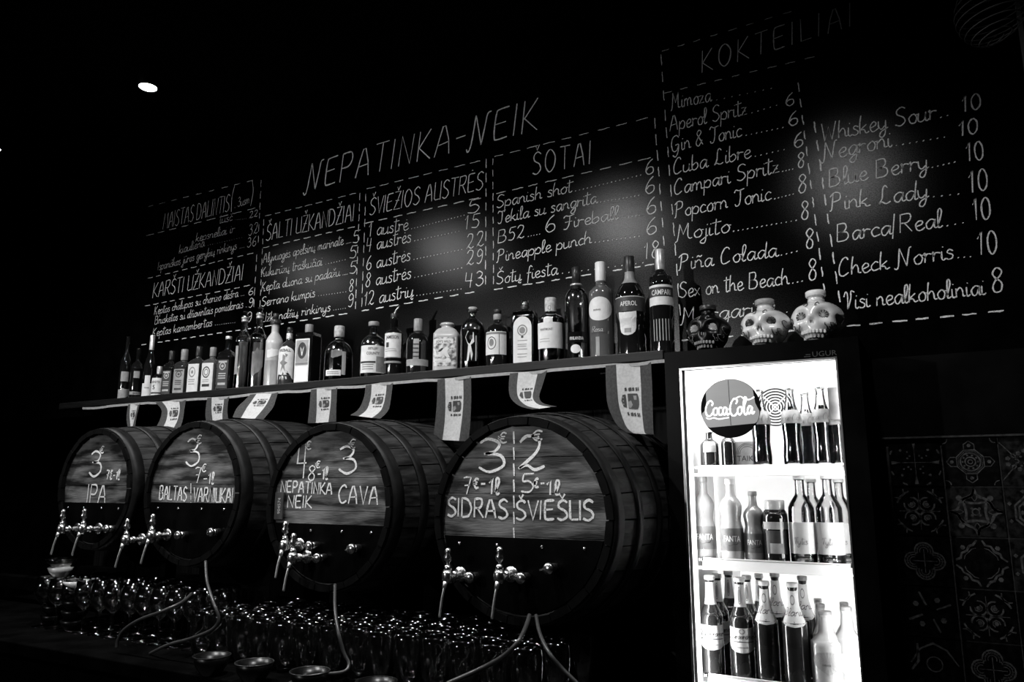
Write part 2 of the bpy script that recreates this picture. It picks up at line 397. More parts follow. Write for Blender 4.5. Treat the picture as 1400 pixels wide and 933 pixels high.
def dots(mb, p0, p1, n, Y, sz, off=.0015):
    a = at(*p0, Y); b = at(*p1, Y)
    for i in range(n):
        t = (i+.5)/n; c = a.lerp(b, t); r = sz*random.uniform(.8, 1.2)
        vs = [(c.x+r*cos(k*pi/3)*1.15, Y-off, c.z+r*sin(k*pi/3)*.85+r*.4*cos(k*pi/3)) for k in range(6)]
        mb.add(vs, [tuple(range(6))])
def dashes(mb, p0, p1, n, Y, wd, fill=.62, off=.0015):
    a = at(*p0, Y); b = at(*p1, Y)
    for i in range(n):
        t0 = (i+.1*random.random())/n; t1 = t0+fill/n*random.uniform(.85, 1.1)
        P = []
        for k in range(5):
            q = a.lerp(b, t0+(t1-t0)*k/4); P.append((q.x+random.uniform(-.001, .001), q.z+random.uniform(-.001, .001)))
        mb.ribbon(P, wd, lambda u, v: (u, Y-off, v))
# printed lettering from the built-in font
def text_mesh(body, size, bold=.0, sx=1.0):
    cu = bpy.data.curves.new('txt', 'FONT'); cu.body = body; cu.size = size; cu.align_x = 'CENTER'; cu.offset = bold*size; cu.resolution_u = 2
    o = bpy.data.objects.new('txt', cu); COL.objects.link(o)
    me = bpy.data.meshes.new_from_object(o)
    V = [(v.co.x*sx, v.co.y) for v in me.vertices]; Fc = [tuple(p.vertices) for p in me.polygons]
    bpy.data.objects.remove(o); bpy.data.curves.remove(cu); bpy.data.meshes.remove(me)
    return V, Fc

# ================================================================== SETTING
SHZ = at(500, 0, -.144).z  # placeholder, replaced below
SHZ = 1.896                # top of the bottle shelf
XL, XR = -6.2, 2.2
board = struct(boxobj('wall_back', (XL, 0, 1.86), (XR, .06, CEIL+.02), M['board']))
struct(boxobj('ceiling', (XL-.1, -6.1, CEIL), (XR+.1, .6, CEIL+.1), M['ceil']))
struct(boxobj('floor', (XL-.1, -6.1, -.1), (XR+.1, .6, 0), M['floor']))
struct(boxobj('wall_left', (XL-.1, -6, 0), (XL, .5, CEIL), M['blackwall']))
struct(boxobj('wall_right', (XR, -6, 0), (XR+.1, .5, CEIL), M['blackwall']))
struct(boxobj('wall_front', (XL-.1, -6.1, 0), (XR+.1, -6, CEIL), M['blackwall']))
recess = struct(boxobj('wall_recess', (XL, .38, 0), (XR, .44, 1.9), M['blackwall']))
# dark vertical planking behind the barrels
x = -4.3
while x < -.78:
    boxobj('plank', (x+.002, .36, .9), (x+.118, .38-.003*random.random()+.003, 1.86), M['plank'], recess); x += .12
# right wall section under the board: the tiled splashback
TX0 = at(1212, 601, 0).x; TZ0 = at(1212, 601, 0).z; TS = .1316
struct(boxobj('trim_1', (TX0-.012, -.012, TZ0), (1.4, .05, TZ0+.005), M['grout']))
tw = struct(boxobj('wall_tiled', (TX0-.004, .004, 0), (XR, .06, TZ0), M['grout']))
struct(boxobj('wall_back_lower', (TX0-.02, 0, TZ0+.006), (XR, .06, 1.86), M['blackwall']))
def tile_pattern(mb, kind, cx, cz, s):
    """glazed ornament drawn in ribbons and small pieces, half size s"""
    Yp = -.0012
    cv = lambda u, v: (cx+u*s, Yp, cz+v*s)
    def rb(P, w): mb.ribbon(P, w, cv, 1)
    def ring(r, n=24, w=.05, a0=0, rx=1): rb([(r*rx*cos(a0+2*pi*k/n), r*sin(a0+2*pi*k/n)) for k in range(n+1)], w)
    def blob(x, y, r, n=6): mb.add([cv(x+r*cos(2*pi*k/n), y+r*sin(2*pi*k/n)) for k in range(n)], [tuple(range(n))], 1)
    if kind == 0:
        for k in range(4):
            a = k*pi/2; c_, s_ = cos(a), sin(a)
            rb([(0, 0), (.75*c_, .75*s_)], .025)
            mb.add([cv(.5*c_, .5*s_), cv(.95*c_-.08*s_, .95*s_+.08*c_), cv(.95*c_+.08*s_, .95*s_-.08*c_)], [(0, 1, 2)], 1)
            for r_, da, q in ((.35, .6, .05), (.55, .55, .04), (.35, 1.0, .045), (.78, .785, .06)): blob(r_*cos(a+da), r_*sin(a+da), q)
            a2 = a+pi/4
            rb([(1.05*cos(a2+t), 1.05*sin(a2+t)*1) for t in (-.42, -.3, -.22)], .07); rb([(1.05*cos(a2+t), 1.05*sin(a2+t)) for t in (.22, .3, .42)], .07)
    elif kind == 1:
        ring(.55, 8, .05, pi/8); ring(.48, 8, .02, pi/8); ring(.38, 20, .06); ring(.2, 16, .05); ring(.09, 10, .04)
        for k in range(10): blob(.29*cos(k*pi/5), .29*sin(k*pi/5), .045)
        for k in range(4):
            a = k*pi/2; c_, s_ = cos(a), sin(a)
            P = [(.52, -.2), (.75, -.2), (.9, 0), (.75, .2), (.52, .2)]
            rb([(p*c_-q*s_, p*s_+q*c_) for p, q in P], .04); blob(.7*c_, .7*s_, .08)
        for sx in (-1, 1):
            for sz in (-1, 1): ring_ = [(sx*(1-.2*cos(t)), sz*(1-.2*sin(t))) for t in (0, .5, 1, 1.57)]; rb(ring_, .04)
    elif kind == 2:
        for off_ in (.0, .12, .62, .72): rb([(1, 1-off_-.0), (off_*.5-.2, off_*.1-.1+.0), (1, -1+off_)], .05 if off_ else .03)
        for k in range(9):
            t = k/8
            for sg in (-1, 1): blob(-.75+t*1.6, sg*(.12+t*.85), .1, 5); blob(-.45+t*1.4, sg*(.1+t*.75), .05, 5)
        rb([(-1, -.8), (-.35, 0), (-1, .8)], .05)
    elif kind == 3:
        for k in range(4):
            a = k*pi/2+pi/4
            ring_ = [(.42*cos(a)+.3*cos(t), .42*sin(a)+.3*sin(t)) for t in [a+.6+j*.5 for j in range(11)]]
            rb(ring_, .07); blob(.42*cos(a), .42*sin(a), .09)
            rb([(.42*cos(a)+.14*cos(t), .42*sin(a)+.14*sin(t)) for t in [a+.6+j*.9 for j in range(6)]], .05)
            b = k*pi/2; rb([(0, 0), (.8*cos(b), .8*sin(b))], .03); blob(0, 0, .07)
            rb([(.95*cos(a+t), .95*sin(a+t)) for t in (-.4, -.2, .1, .4)], .08)
            ring_ = [(1.2*cos(a)+.28*cos(a+pi+t), 1.2*sin(a)+.28*sin(a+pi+t)) for t in (-1.2, -.6, 0, .6, 1.2)]; rb(ring_, .06)
    elif kind == 4:
        for k in range(4):
            a = k*pi/2; c_, s_ = cos(a), sin(a)
            R_ = lambda P: [(p*c_-q*s_, p*s_+q*c_) for p, q in P]
            rb(R_(catmull([(.98, 0), (.7, .1), (.55, .38), (.4, .42), (.0, .36), (-.4, .42)], 3)), .1)
            rb(R_(catmull([(.98, 0), (.7, -.1), (.55, -.38), (.42, -.55), (.1, -.7), (0, -.98)], 3)), .1)
            rb(R_([(.45, 0), (.6, .1), (.8, 0), (.6, -.1), (.45, 0)]), .035)
            blob(.75*cos(a+pi/4)*1.1, .75*sin(a+pi/4)*1.1, .12, 8); blob(.2*cos(a+pi/4), .2*sin(a+pi/4), .06)
        ring(.14, 8, .06)
    elif kind == 5:
        for r_ in (.75, .6, .3): ring(r_, 8, .08, pi/8)
        for k in range(8): blob(.45*cos(k*pi/4), .45*sin(k*pi/4), .1, 4); blob(.95*cos(k*pi/4+.39), .95*sin(k*pi/4+.39), .09, 4)
    elif kind == 6:
        for k in range(4):
            a = k*pi/2; cx_, cy_ = .42*cos(a), .42*sin(a)
            for r_, w_ in ((.36, .06), (.26, .03), (.16, .03)): rb([(cx_+r_*cos(t), cy_+r_*sin(t)) for t in [a-2+j*.4 for j in range(11)]], w_)
            for j in range(7): t = a-1.2+j*.4; rb([(cx_+.2*cos(t), cy_+.2*sin(t)), (cx_+.34*cos(t), cy_+.34*sin(t))], .025)
            rb([(0, 0), (.5*cos(a), .5*sin(a))], .04)
    elif kind == 7:
        for k in range(4):
            a = k*pi/2; c_, s_ = cos(a), sin(a)
            R_ = lambda P: [(p*c_-q*s_, p*s_+q*c_) for p, q in P]
            rb(R_([(.95, .1), (.75, .25), (.7, .4), (.5, .5), (.4, .7), (.2, .75), (.1, .95)]), .09); rb(R_([(.62, .15), (.58, .3), (.3, .58), (.15, .62)]), .04)
            blob(.9*cos(a+pi/4), .9*sin(a+pi/4), .1)
    elif kind == 8:
        for k in range(4):
            a = k*pi/2+.4; rb([(.3*cos(a), .3*sin(a)), (.9*cos(a), .9*sin(a))], .12); blob(.6*cos(a+.6), .6*sin(a+.6), .12)
    else:
        rb([(-.9, .0), (-.5, .6), (0, .85), (.5, .6), (.9, 0)], .08); rb([(-.9, -.3), (-.6, .1), (-.6, .8)], .1); ring(.3, 12, .05)
kinds = [[0, 1, 2, 0, 1], [3, 4, 5, 3, 4], [6, 7, 5, 6, 7], [8, 3, 8, 0, 3], [9, 6, 9, 4, 6], [0, 1, 3, 2, 0]]
for i in range(6):
    for j in range(5):
        cx = TX0+TS*(j+.5); cz = TZ0-TS*(i+.5); s = TS/2-.0022; mb = MB()
        mb.box((cx, .003, cz), (2*s, .008, 2*s)); tile_pattern(mb, kinds[i][j], cx, cz, s*.97)
        mb.build('tile', [M['tile2'] if kinds[i][j] in (2, 4, 5) else M['tile'], M['tilep']], tw)
# pale vertical strip at the board's right end
struct(boxobj('trim_2', (.302, -.014, 1.95), (.313, 0, CEIL), M['white']))

# ------------------------------------------------------------------ chalk lettering on the board
Yb = 0.0
TW_, HW, RW = .0046, .0040, .0031
def board_part(name, fn):
    mb = MB(); fn(mb); return mb.build(name, M['chalk'], board)
def sec_title(mb):
    write(mb, '#EPATINKA-#EIK', (419, 262), (734, 178), 40, Yb, .0062, 0, .1, gap=.2)
board_part('chalk_heading', sec_title)
def rows(mb, R, cap, wd=RW, style=1):
    for r in R:
        t, p0, p1, d1, nd, pr, q0, q1, hp = r
        if t: write(mb, t, p0, p1, cap, Yb, wd, style, .06)
        if nd: dots(mb, (p1[0]+4, p1[1]-1), d1, nd, Yb, wd*.62)
        if pr: write(mb, pr, q0, q1, hp, Yb, wd*1.1, 0, .05, gap=.2)
def secA(mb):
    dashes(mb, (202, 283), (357, 244), 9, Yb, .0026, .5); dashes(mb, (199, 323), (356, 283), 9, Yb, .0028); dashes(mb, (357.5, 246), (353, 337), 6, Yb, .0026)
    write(mb, 'MAISTAS DALINTIS', (223, 314), (313, 289), 22, Yb, .0034, 0, .05); write(mb, '(', (316, 289), (319, 288), 26, Yb, .003); write(mb, '..Jusm'.replace('J', '3'), (321, 285), (341, 278), 13, Yb, .002, 1)
    write(mb, ')', (343, 281), (347, 280), 26, Yb, .003)
    rows(mb, [('tusč', (300, 306), (317, 302), (338, 299), 7, '22', (341, 299), (352, 296), 9),
              ('kepsneliai ir', (268, 331), (320, 318), 0, 0, '32', (340, 323), (352, 319), 15),
              ('kiauliena', (245, 347), (279, 337), (336, 324), 16, 0, 0, 0, 0),
              ('Ispaniškos jūros gėrybių rinkinys', (216, 370), (323, 341), (335, 338), 4, '36', (338, 339), (350, 336), 13)], 12, .0019)
board_part('chalk_list', secA)
def secA2(mb):
    dashes(mb, (202, 381), (351, 345), 12, Yb, .003); dashes(mb, (198, 419), (346, 389.5), 12, Yb, .003); dashes(mb, (351.5, 347), (347, 424), 5, Yb, .0028)
    dashes(mb, (193, 472), (361, 446.5), 14, Yb, .0036)
    write(mb, 'KARŠTI UŽKANDŽIAI', (209, 407.5), (332, 383), 20.5, Yb, HW, 0, .06)
    rows(mb, [('Keptos chalupos su chorizo dešra', (211, 430.8), (325, 406), (335, 404), 3, '6', (340, 404), (346, 403), 10),
              ('Bruskėtos su džiovintais pomidorais', (211.7, 444), (332, 421), (338, 420), 2, '9', (340, 421), (346, 420), 13),
              ('Keptas kamambertas', (208.7, 460.5), (289.5, 446), (323, 441), 10, '9', (337, 441), (344, 440), 14)], 11.5, .0025)
board_part('chalk_list', secA2)
def secB(mb):
    dashes(mb, (362, 296), (492, 263), 9, Yb, .0025); dashes(mb, (359.6, 339.3), (490.5, 309), 9, Yb, .0036)
    dashes(mb, (492.5, 263), (486, 426), 11, Yb, .0032, .7); dashes(mb, (361, 299), (355.5, 424), 9, Yb, .0028, .6); dashes(mb, (361, 447), (480, 428), 7, Yb, .0042)
    write(mb, 'ŠALTI UŽKANDŽIAI', (364, 329.6), (484, 302), 22.5, Yb, .0042, 0, .04)
    rows(mb, [('Alyvuogės apelsinų marinate', (360, 360), (469, 334.6), (481, 331.5), 4, '5', (482.5, 333), (491, 332), 17),
              ('Kukurūzų traškučiai', (357.7, 379), (440, 363), (474, 355), 8, '5', (478, 354), (487, 353), 17),
              ('Kepta duona su padažu', (357.7, 399), (464, 377.5), (476, 375), 4, '5', (478, 375), (487, 374), 17),
              ('Serrano kumpis', (357.7, 419.5), (430, 406), (475, 399), 11, '8', (477.5, 399), (483, 398), 16),
              ('Užkandžių rinkinys', (357.7, 441), (451, 425.5), (474, 421.5), 6, '9', (476, 420), (483, 419), 18)], 13, .0030)
board_part('chalk_list', secB)
def secC(mb):
    dashes(mb, (500, 259), (665, 218), 8, Yb, .0026); dashes(mb, (498, 306), (663, 269), 8, Yb, .0036)
    dashes(mb, (500.5, 264), (494.6, 425), 9, Yb, .003, .7); dashes(mb, (665, 217), (664, 396), 9, Yb, .0034, .65); dashes(mb, (494, 425.5), (658, 398), 8, Yb, .0042)
    write(mb, 'ŠVIEŽIOS AUSTRĖS', (505, 295), (660, 259.4), 24, Yb, .0040, 0, .1)
    rows(mb, [('1 austrė', (504, 324), (557, 314.6), (637, 294), 18, '5', (640, 293), (655, 290), 18),
              ('4 austrės', (501, 344.6), (561, 331), (630, 316), 14, '15', (635, 314.6), (655, 311), 19),
              ('6 austrės', (501, 370), (560, 356.4), (634, 341), 15, '22', (638, 341), (661, 336), 20),
              ('8 austrės', (500, 393), (561, 381), (634, 366), 14, '29', (638, 363), (660, 360), 20),
              ('12 austrių', (498, 418.6), (564, 405.7), (633, 395), 14, '43', (636, 393), (660, 391), 20)], 19, .0034)
board_part('chalk_list', secC)
def secD(mb):
    dashes(mb, (674, 215), (895, 159), 9, Yb, .0030); dashes(mb, (676.6, 265.4), (898, 214), 9, Yb, .0034)
    dashes(mb, (674, 216), (675, 394), 11, Yb, .003, .65); dashes(mb, (895, 160), (909, 345), 8, Yb, .0036, .65); dashes(mb, (675, 396.5), (905, 360), 11, Yb, .0042)
    write(mb, 'ŠOTAI', (728, 240), (808, 224), 31, Yb, .0046, 0, .05, gap=.25)
    rows(mb, [('Spanish shot', (679, 285), (780.6, 263), (879, 239), 17, '6', (883, 240), (894, 237), 20),
              ('Tekila su sangrita', (680, 306.6), (815, 278), (876, 267), 11, '6', (883, 266), (895, 263), 22),
              ('B52', (681, 333), (716.6, 325), (740, 320), 5, '6', (746, 319), (759, 316), 22),
              ('Fireball', (770, 313.4), (843.4, 299.7), (877, 294.5), 6, '6', (884.6, 294), (897, 291), 22),
              ('Pineapple punch', (680, 359), (807, 333), (877, 323), 11, '6', (884.6, 322), (898, 319), 22),
              ('Šotų fiesta', (679, 389), (761, 375.5), (884, 359), 13, '18', (881, 355), (901, 352), 23)], 17.5, .0034)
board_part('chalk_list', secD)
def secE(mb):
    dashes(mb, (903, 71), (1095, 12), 8, Yb, .0026, .45); dashes(mb, (907, 128), (1125, 75), 9, Yb, .0026, .5)
    dashes(mb, (903.5, 74), (931, 443), 14, Yb, .0034, .62); dashes(mb, (1091, 112), (1129, 412), 13, Yb, .0036, .62)
    write(mb, 'KOKTEILIAI', (960, 100), (1165, 36), 31, Yb, .0040, 0, .05, gap=.28)
    rows(mb, [('Mimoza', (917, 150), (971, 139), (1060, 120), 8, 0, 0, 0, 0),
              ('Aperol Spritz', (916, 180), (1020, 157), (1066, 143), 5, '6', (1075, 146), (1086, 143), 17),
              ('Gin & Tonic', (918, 208.6), (1013, 187), (1074, 174), 8, '6', (1079, 173), (1091, 170), 19),
              ('Cuba Libre', (921, 239), (1025, 216), (1076, 204), 6, '6', (1086, 203), (1098, 200), 20),
              ('Campari Spritz', (922, 267), (1064, 236), (1086, 231), 4, '8', (1091, 230), (1100, 228), 20),
              ('Popcorn Tonic', (923.5, 298), (1053, 273.7), (1087, 265), 6, '8', (1092, 265), (1103, 262), 25),
              ('Mojito', (923.5, 330), (996, 318), (1092, 301), 14, '8', (1096, 301), (1106, 299), 25),
              ('Piña Colada', (929, 370), (1061, 351), (1093, 343), 4, '8', (1102, 341), (1113, 339), 27),
              ('Sex on the Beach', (929, 407.6), (1077, 389), (1100, 384), 3, '8', (1106, 384), (1117, 382), 29),
              ('Margarita', (930, 443), (1058, 428), (1090, 427), 3, 0, 0, 0, 0)], 22, .0034)
board_part('chalk_list', secE)
def secF(mb):
    dashes(mb, (1113, 166), (1150, 425), 10, Yb, .0042, .62); dashes(mb, (1156, 446.5), (1385, 424), 7, Yb, .0046, .62)
    dashes(mb, (931, 466), (1160, 446), 8, Yb, .0046, .6)
    rows(mb, [('Whiskey Sour', (1123.6, 194), (1278, 163), (1300, 157), 2, '10', (1316, 154), (1341, 149), 22),
              ('Negroni', (1126, 220), (1217, 201), (1296, 187), 8, '10', (1312, 187), (1337, 182), 21),
              ('Blue Berry', (1134, 256), (1267, 231), (1309, 221), 5, '10', (1322, 221), (1345, 219), 26),
              ('Pink Lady', (1136.4, 289), (1267, 271), (1316, 265), 4, '10', (1326, 264), (1351, 260), 30),
              ('Barca/Real', (1145, 331), (1286, 311), (1322, 304), 3, '10', (1331, 302), (1355, 300), 31),
              ('Check Norris', (1147, 378.6), (1302, 354), (1331, 351), 3, '10', (1338, 349), (1364, 347), 32),
              ('Visi nealkoholiniai', (1154, 423.6), (1345, 403), 0, 0, '8', (1357, 401), (1372, 398), 33)], 25, .0036)
board_part('chalk_list', secF)

# ================================================================== CEILING DOWNLIGHTS + ADDED FRONT FILL SPOTS
for i, (x_, w_) in enumerate(zip(DOWN_X, DOWN_W)):
    t = empty('hanging_lamp', (x_, DOWN_Y-(.05 if i == 2 else 0), LAMP_Z))
    lab = ['small black can lamp with lit face, hanging at the left edge of the picture', 'small black can lamp with lit face, hanging alone at upper left',
           'small black can lamp hanging just above the frame over the menu heading', 'small black can lamp hanging above the drinks fridge, out of frame'][i]
    tag(t, lab, 'lamp')
    mb = MB(); mb.lathe([(.030, -.004), (.034, .0), (.034, .09), (.012, .1), (.002, .1)], 28, caps=False); mb.lathe([(.030, -.004), (.028, .004), (.001, .006)], 28, caps=False); mb.build('lamp_can', M['black'], t)
    mb = MB(); mb.lathe([(.028, -.002), (.018, -.004), (.001, -.005)], 24, caps=False); mb.build('diffuser', M['lampw'], t)
    mb = MB(); mb.cyl((0, 0, .098), (0, 0, CEIL-LAMP_Z), .0022, n=8); mb.build('cord', M['black'], t)
    lamp('lamp_beam', 'SPOT', (0, 0, -.012), w_, t, spot_size=radians(164), spot_blend=1.0, shadow_soft_size=.028)
for i, ((tx, ty), tgt, sz) in enumerate(TRACK):
    p = Vector((tx, ty, 2.25)); t = empty('front_fill_spot', p)
    tag(t, ['added front fill spot out of view, aimed at the left bottles', 'added front fill spot out of view, aimed at the middle barrels', 'added front fill spot out of view, aimed at the skull bottles'][i], 'spotlight')
    d = (Vector(tgt)-p).normalized(); mb = MB(); mb.cyl(-d*.1, d*.03, .035, .04, 20); mb.cyl(-d*.05, (0, 0, CEIL-2.25), .004, .004, 8); mb.build('housing', M['black'], t)
    q = d.to_track_quat('-Z', 'Y').to_euler()
    lamp('fill_beam', 'SPOT', d*.06, FRONT_FILL_W, t, q, spot_size=radians(sz), spot_blend=1.0, shadow_soft_size=.03)

# ================================================================== BOTTLE SHELF + BUNTING
SX0, SX1 = -3.75, -.69
sh = empty('bottle_shelf', ((SX0+SX1)/2, 0, SHZ-.03)); tag(sh, 'long dark wooden bottle shelf running under the chalkboard menu', 'shelf')
mb = MB(); mb.box((0, -.125, .015), (SX1-SX0, .25, .03)); mb.build('shelf_board', M['shelf'], sh, bevel=.003)
for xx in (-1.4, -.5, .4, 1.3):
    mb = MB(); mb.box((xx, -.08, -.012), (.02, .16, .024)); mb.build('bracket', M['black'], sh)
bun = empty('flag_bunting', (-2, -.25, SHZ-.03)); tag(bun, 'bunting of striped fabric flags with crests, strung under the bottle shelf', 'bunting')
# tape: gently sagging between flags
YF = -.262
def to_local(P, o): return tuple(Vector(P)-o.location)
mb = MB(); tapepts = []
tp = [(172, 557), (206, 555), (252, 551), (283, 549), (312, 547), (376, 541), (423, 538), (460, 535), (488, 529), (537, 525), (595, 523), (645, 519), (697, 513), (748, 509), (828, 503), (876, 501), (905, 497)]
for i in range(len(tp)-1):
    for k in range(5):
        t_ = k/5; px = tp[i][0]+(tp[i+1][0]-tp[i][0])*t_; q = at(px, 0, YF)
        sag = .004*sin(pi*t_) if i % 2 == 0 else 0
        tapepts.append((q.x, YF, SHZ-.036-sag))
tapepts.append((at(905, 0, YF).x, YF, SHZ-.036))
vs = []
for q in tapepts:
    a = to_local(q, bun); vs += [(a[0], a[1], a[2]+.005), (a[0], a[1]+.001, a[2]-.005)]
mb.add(vs, [(2*i, 2*i+1, 2*i+3, 2*i+2) for i in range(len(tapepts)-1)]); mb.build('tape', M['tape'], bun)
# flags: rows of cross-sections (xl, yl, xr, yr, Y)
flags = [
 [(175, 557, 191, 556, YF), (174, 571, 188, 570, YF-.01), (175, 585, 185, 584, YF-.02)],
 [(212, 555, 254, 551, YF), (222, 562, 253, 560, YF-.015), (217, 580, 250, 578, YF-.05), (203, 596, 238, 603, YF-.10)],
 [(283, 549, 313, 547, YF), (282, 563, 312, 561, YF-.005), (282, 577, 313, 576, YF-.01)],
 [(342, 544, 380, 541, YF), (334, 549, 378, 547, YF-.03), (325, 558, 374, 558, YF-.055), (318, 571, 360, 574, YF-.085)],
 [(425, 539, 461, 536, YF), (424, 558, 461, 555, YF-.005), (421, 579, 460, 577, YF-.01)],
 [(500, 530, 537, 526, YF), (498, 545, 536, 541, YF-.01), (491, 560, 532, 561, YF-.03), (479, 568, 520, 573, YF-.07)],
 [(598, 524, 644, 519, YF), (598, 550, 645, 547, YF-.004), (596, 575, 644, 575, YF-.008), (592, 601, 641, 604, YF-.012)],
 [(697, 514, 748, 509, YF), (696, 532, 742, 528, YF-.012), (700, 546, 738, 543, YF-.03), (712, 556, 744, 552, YF-.07), (728, 560, 762, 556, YF-.12)],
 [(828, 504, 890, 500, YF), (829, 530, 892, 527, YF-.006), (832, 556, 893, 560, YF-.012), (843, 580, 894, 592, YF-.016), (856, 592, 895, 595, YF-.016)],
]
def crest(mb, S, ul, ur, v0, v1, eps=.0016):
    """coat of arms printed sideways on the middle stripe: crown, shield, two pillars, ribbons"""
    def P(u, v):
        uu = ul+(ur-ul)*u; vv = v0+(v1-v0)*v; p = S(uu, vv); n = Vector((0, -1, .0)); return tuple(Vector(p)+n*eps)
    def poly(pts): mb.add([P(*q) for q in pts], [tuple(range(len(pts)))], 2)
    def poly3(pts): mb.add([tuple(Vector(P(*q))+Vector((0, -.0006, 0))) for q in pts], [tuple(range(len(pts)))], 3)
    poly([(.1, .5), (.17, .32), (.3, .3), (.32, .5), (.3, .7), (.17, .68)])
    for k in range(3): poly3([(.17, .4+.1*k-.02), (.22, .4+.1*k-.02), (.22, .4+.1*k+.02), (.17, .4+.1*k+.02)])
    poly([(.4, .28), (.85, .28), (.92, .4), (.92, .6), (.85, .72), (.4, .72)])
    poly3([(.42, .52), (.55, .48), (.62, .6), (.55, .7), (.42, .7)]); poly3([(.66, .34), (.82, .34), (.82, .46), (.7, .46)])
    for v in (.12, .84):
        for u0, u1 in ((.28, .36), (.45, .58), (.62, .7), (.78, .84), (.88, .92)): poly([(u0, v), (u1, v-.02), (u1+.02, v+.07), (u0+.01, v+.09)])
for rows_ in flags:
    secs = []
    for (xl, yl, xr, yr, Y) in rows_:
        secs.append((at(xl, yl, Y), at(xr, yr, Y)))
    secs[0][0].z = secs[0][1].z = SHZ-.036
    def S(u, v, secs=secs):
        n = len(secs)-1; t = min(max(v*n, 0), n-1e-6); i = int(t); f = t-i
        def cr(j):
            P = [secs[max(i-1, 0)][j], secs[i][j], secs[i+1][j], secs[min(i+2, n)][j]]
            a, b, c, d = P
            return .5*((2*b)+(-a+c)*f+(2*a-5*b+4*c-d)*f*f+(-a+3*b-3*c+d)*f**3)
        p = cr(0).lerp(cr(1), u); p = p-bun.location
        return p+Vector((0, -.004*sin(u*pi*2+v*3), 0))
    mb = MB(); nu, nv = 12, 14; vs = []
    for j in range(nv+1):
        for i in range(nu+1): vs.append(S(i/nu, j/nv))
    n0 = 0
    for j in range(nv):
        for i in range(nu):
            a = j*(nu+1)+i
            mb.f.append([a, a+nu+1, a+nu+2, a+1]); mb.mi.append(1 if 3 <= i < 9 else 0); mb.sm.append(True)
    mb.v = [tuple(v) for v in vs]
    crest(mb, S, .27, .73, .22, .62)
    o = mb.build('flag', [M['flagd'], M['flagl'], M['ink'], M['ink_g']], bun)

# ================================================================== BARRELS
YH = -.60
def smoothpath(pts, n=6): return catmull([tuple(p) for p in pts], n)
def add_tap(par, lx, lz, big=1.0, name='tap', lean=.0, splen=.085):
    """brass-chrome barrel tap with lever and thin spout; local coords (x, z) on the head face"""
    mb = MB(); s = big
    mb.cyl((lx, 0, lz), (lx, -.012*s, lz), .020*s, .020*s, 18); mb.cyl((lx, -.012*s, lz), (lx, -.07*s, lz), .0085*s, .0085*s, 14)
    mb.lathe([(.012*s, -.016*s), (.0155*s, -.008*s), (.0155*s, .008*s), (.012*s, .016*s)], 16, (lx, -.07*s, lz))
    mb.cyl((lx, -.07*s, lz+.014*s), (lx, -.07*s, lz+.03*s), .011*s, .008*s, 12)
    mb.cyl((lx, -.04*s, lz), (lx+.001, -.046*s, lz), .013*s, .013*s, 6)
    t = mb.build(name, M['chrome'], par)
    h = MB(); h.lathe([(.003*s, 0), (.004*s, .008*s), (.010*s, .013*s), (.0115*s, .022*s), (.007*s, .030*s), (.0095*s, .036*s), (.006*s, .044*s), (.001, .046*s)], 14, (lx, -.07*s, lz+.028*s)); h.build('tap_handle', M['chrome'], t)
    sp = MB(); L = splen
    sp.tube(smoothpath([(lx, -.078*s, lz-.010*s), (lx-.001, -.085*s, lz-.03*s), (lx-.004-lean*.3, -.088*s, lz-.03*s-L*.4), (lx-.006-lean, -.09*s, lz-.03*s-L)]), .0035*s, 10)
    sp.cyl((lx, -.079*s, lz-.010*s), (lx-.001, -.084*s, lz-.028*s), .0062*s, .0055*s, 12); sp.build('spout', M['satin'], t)
    return t
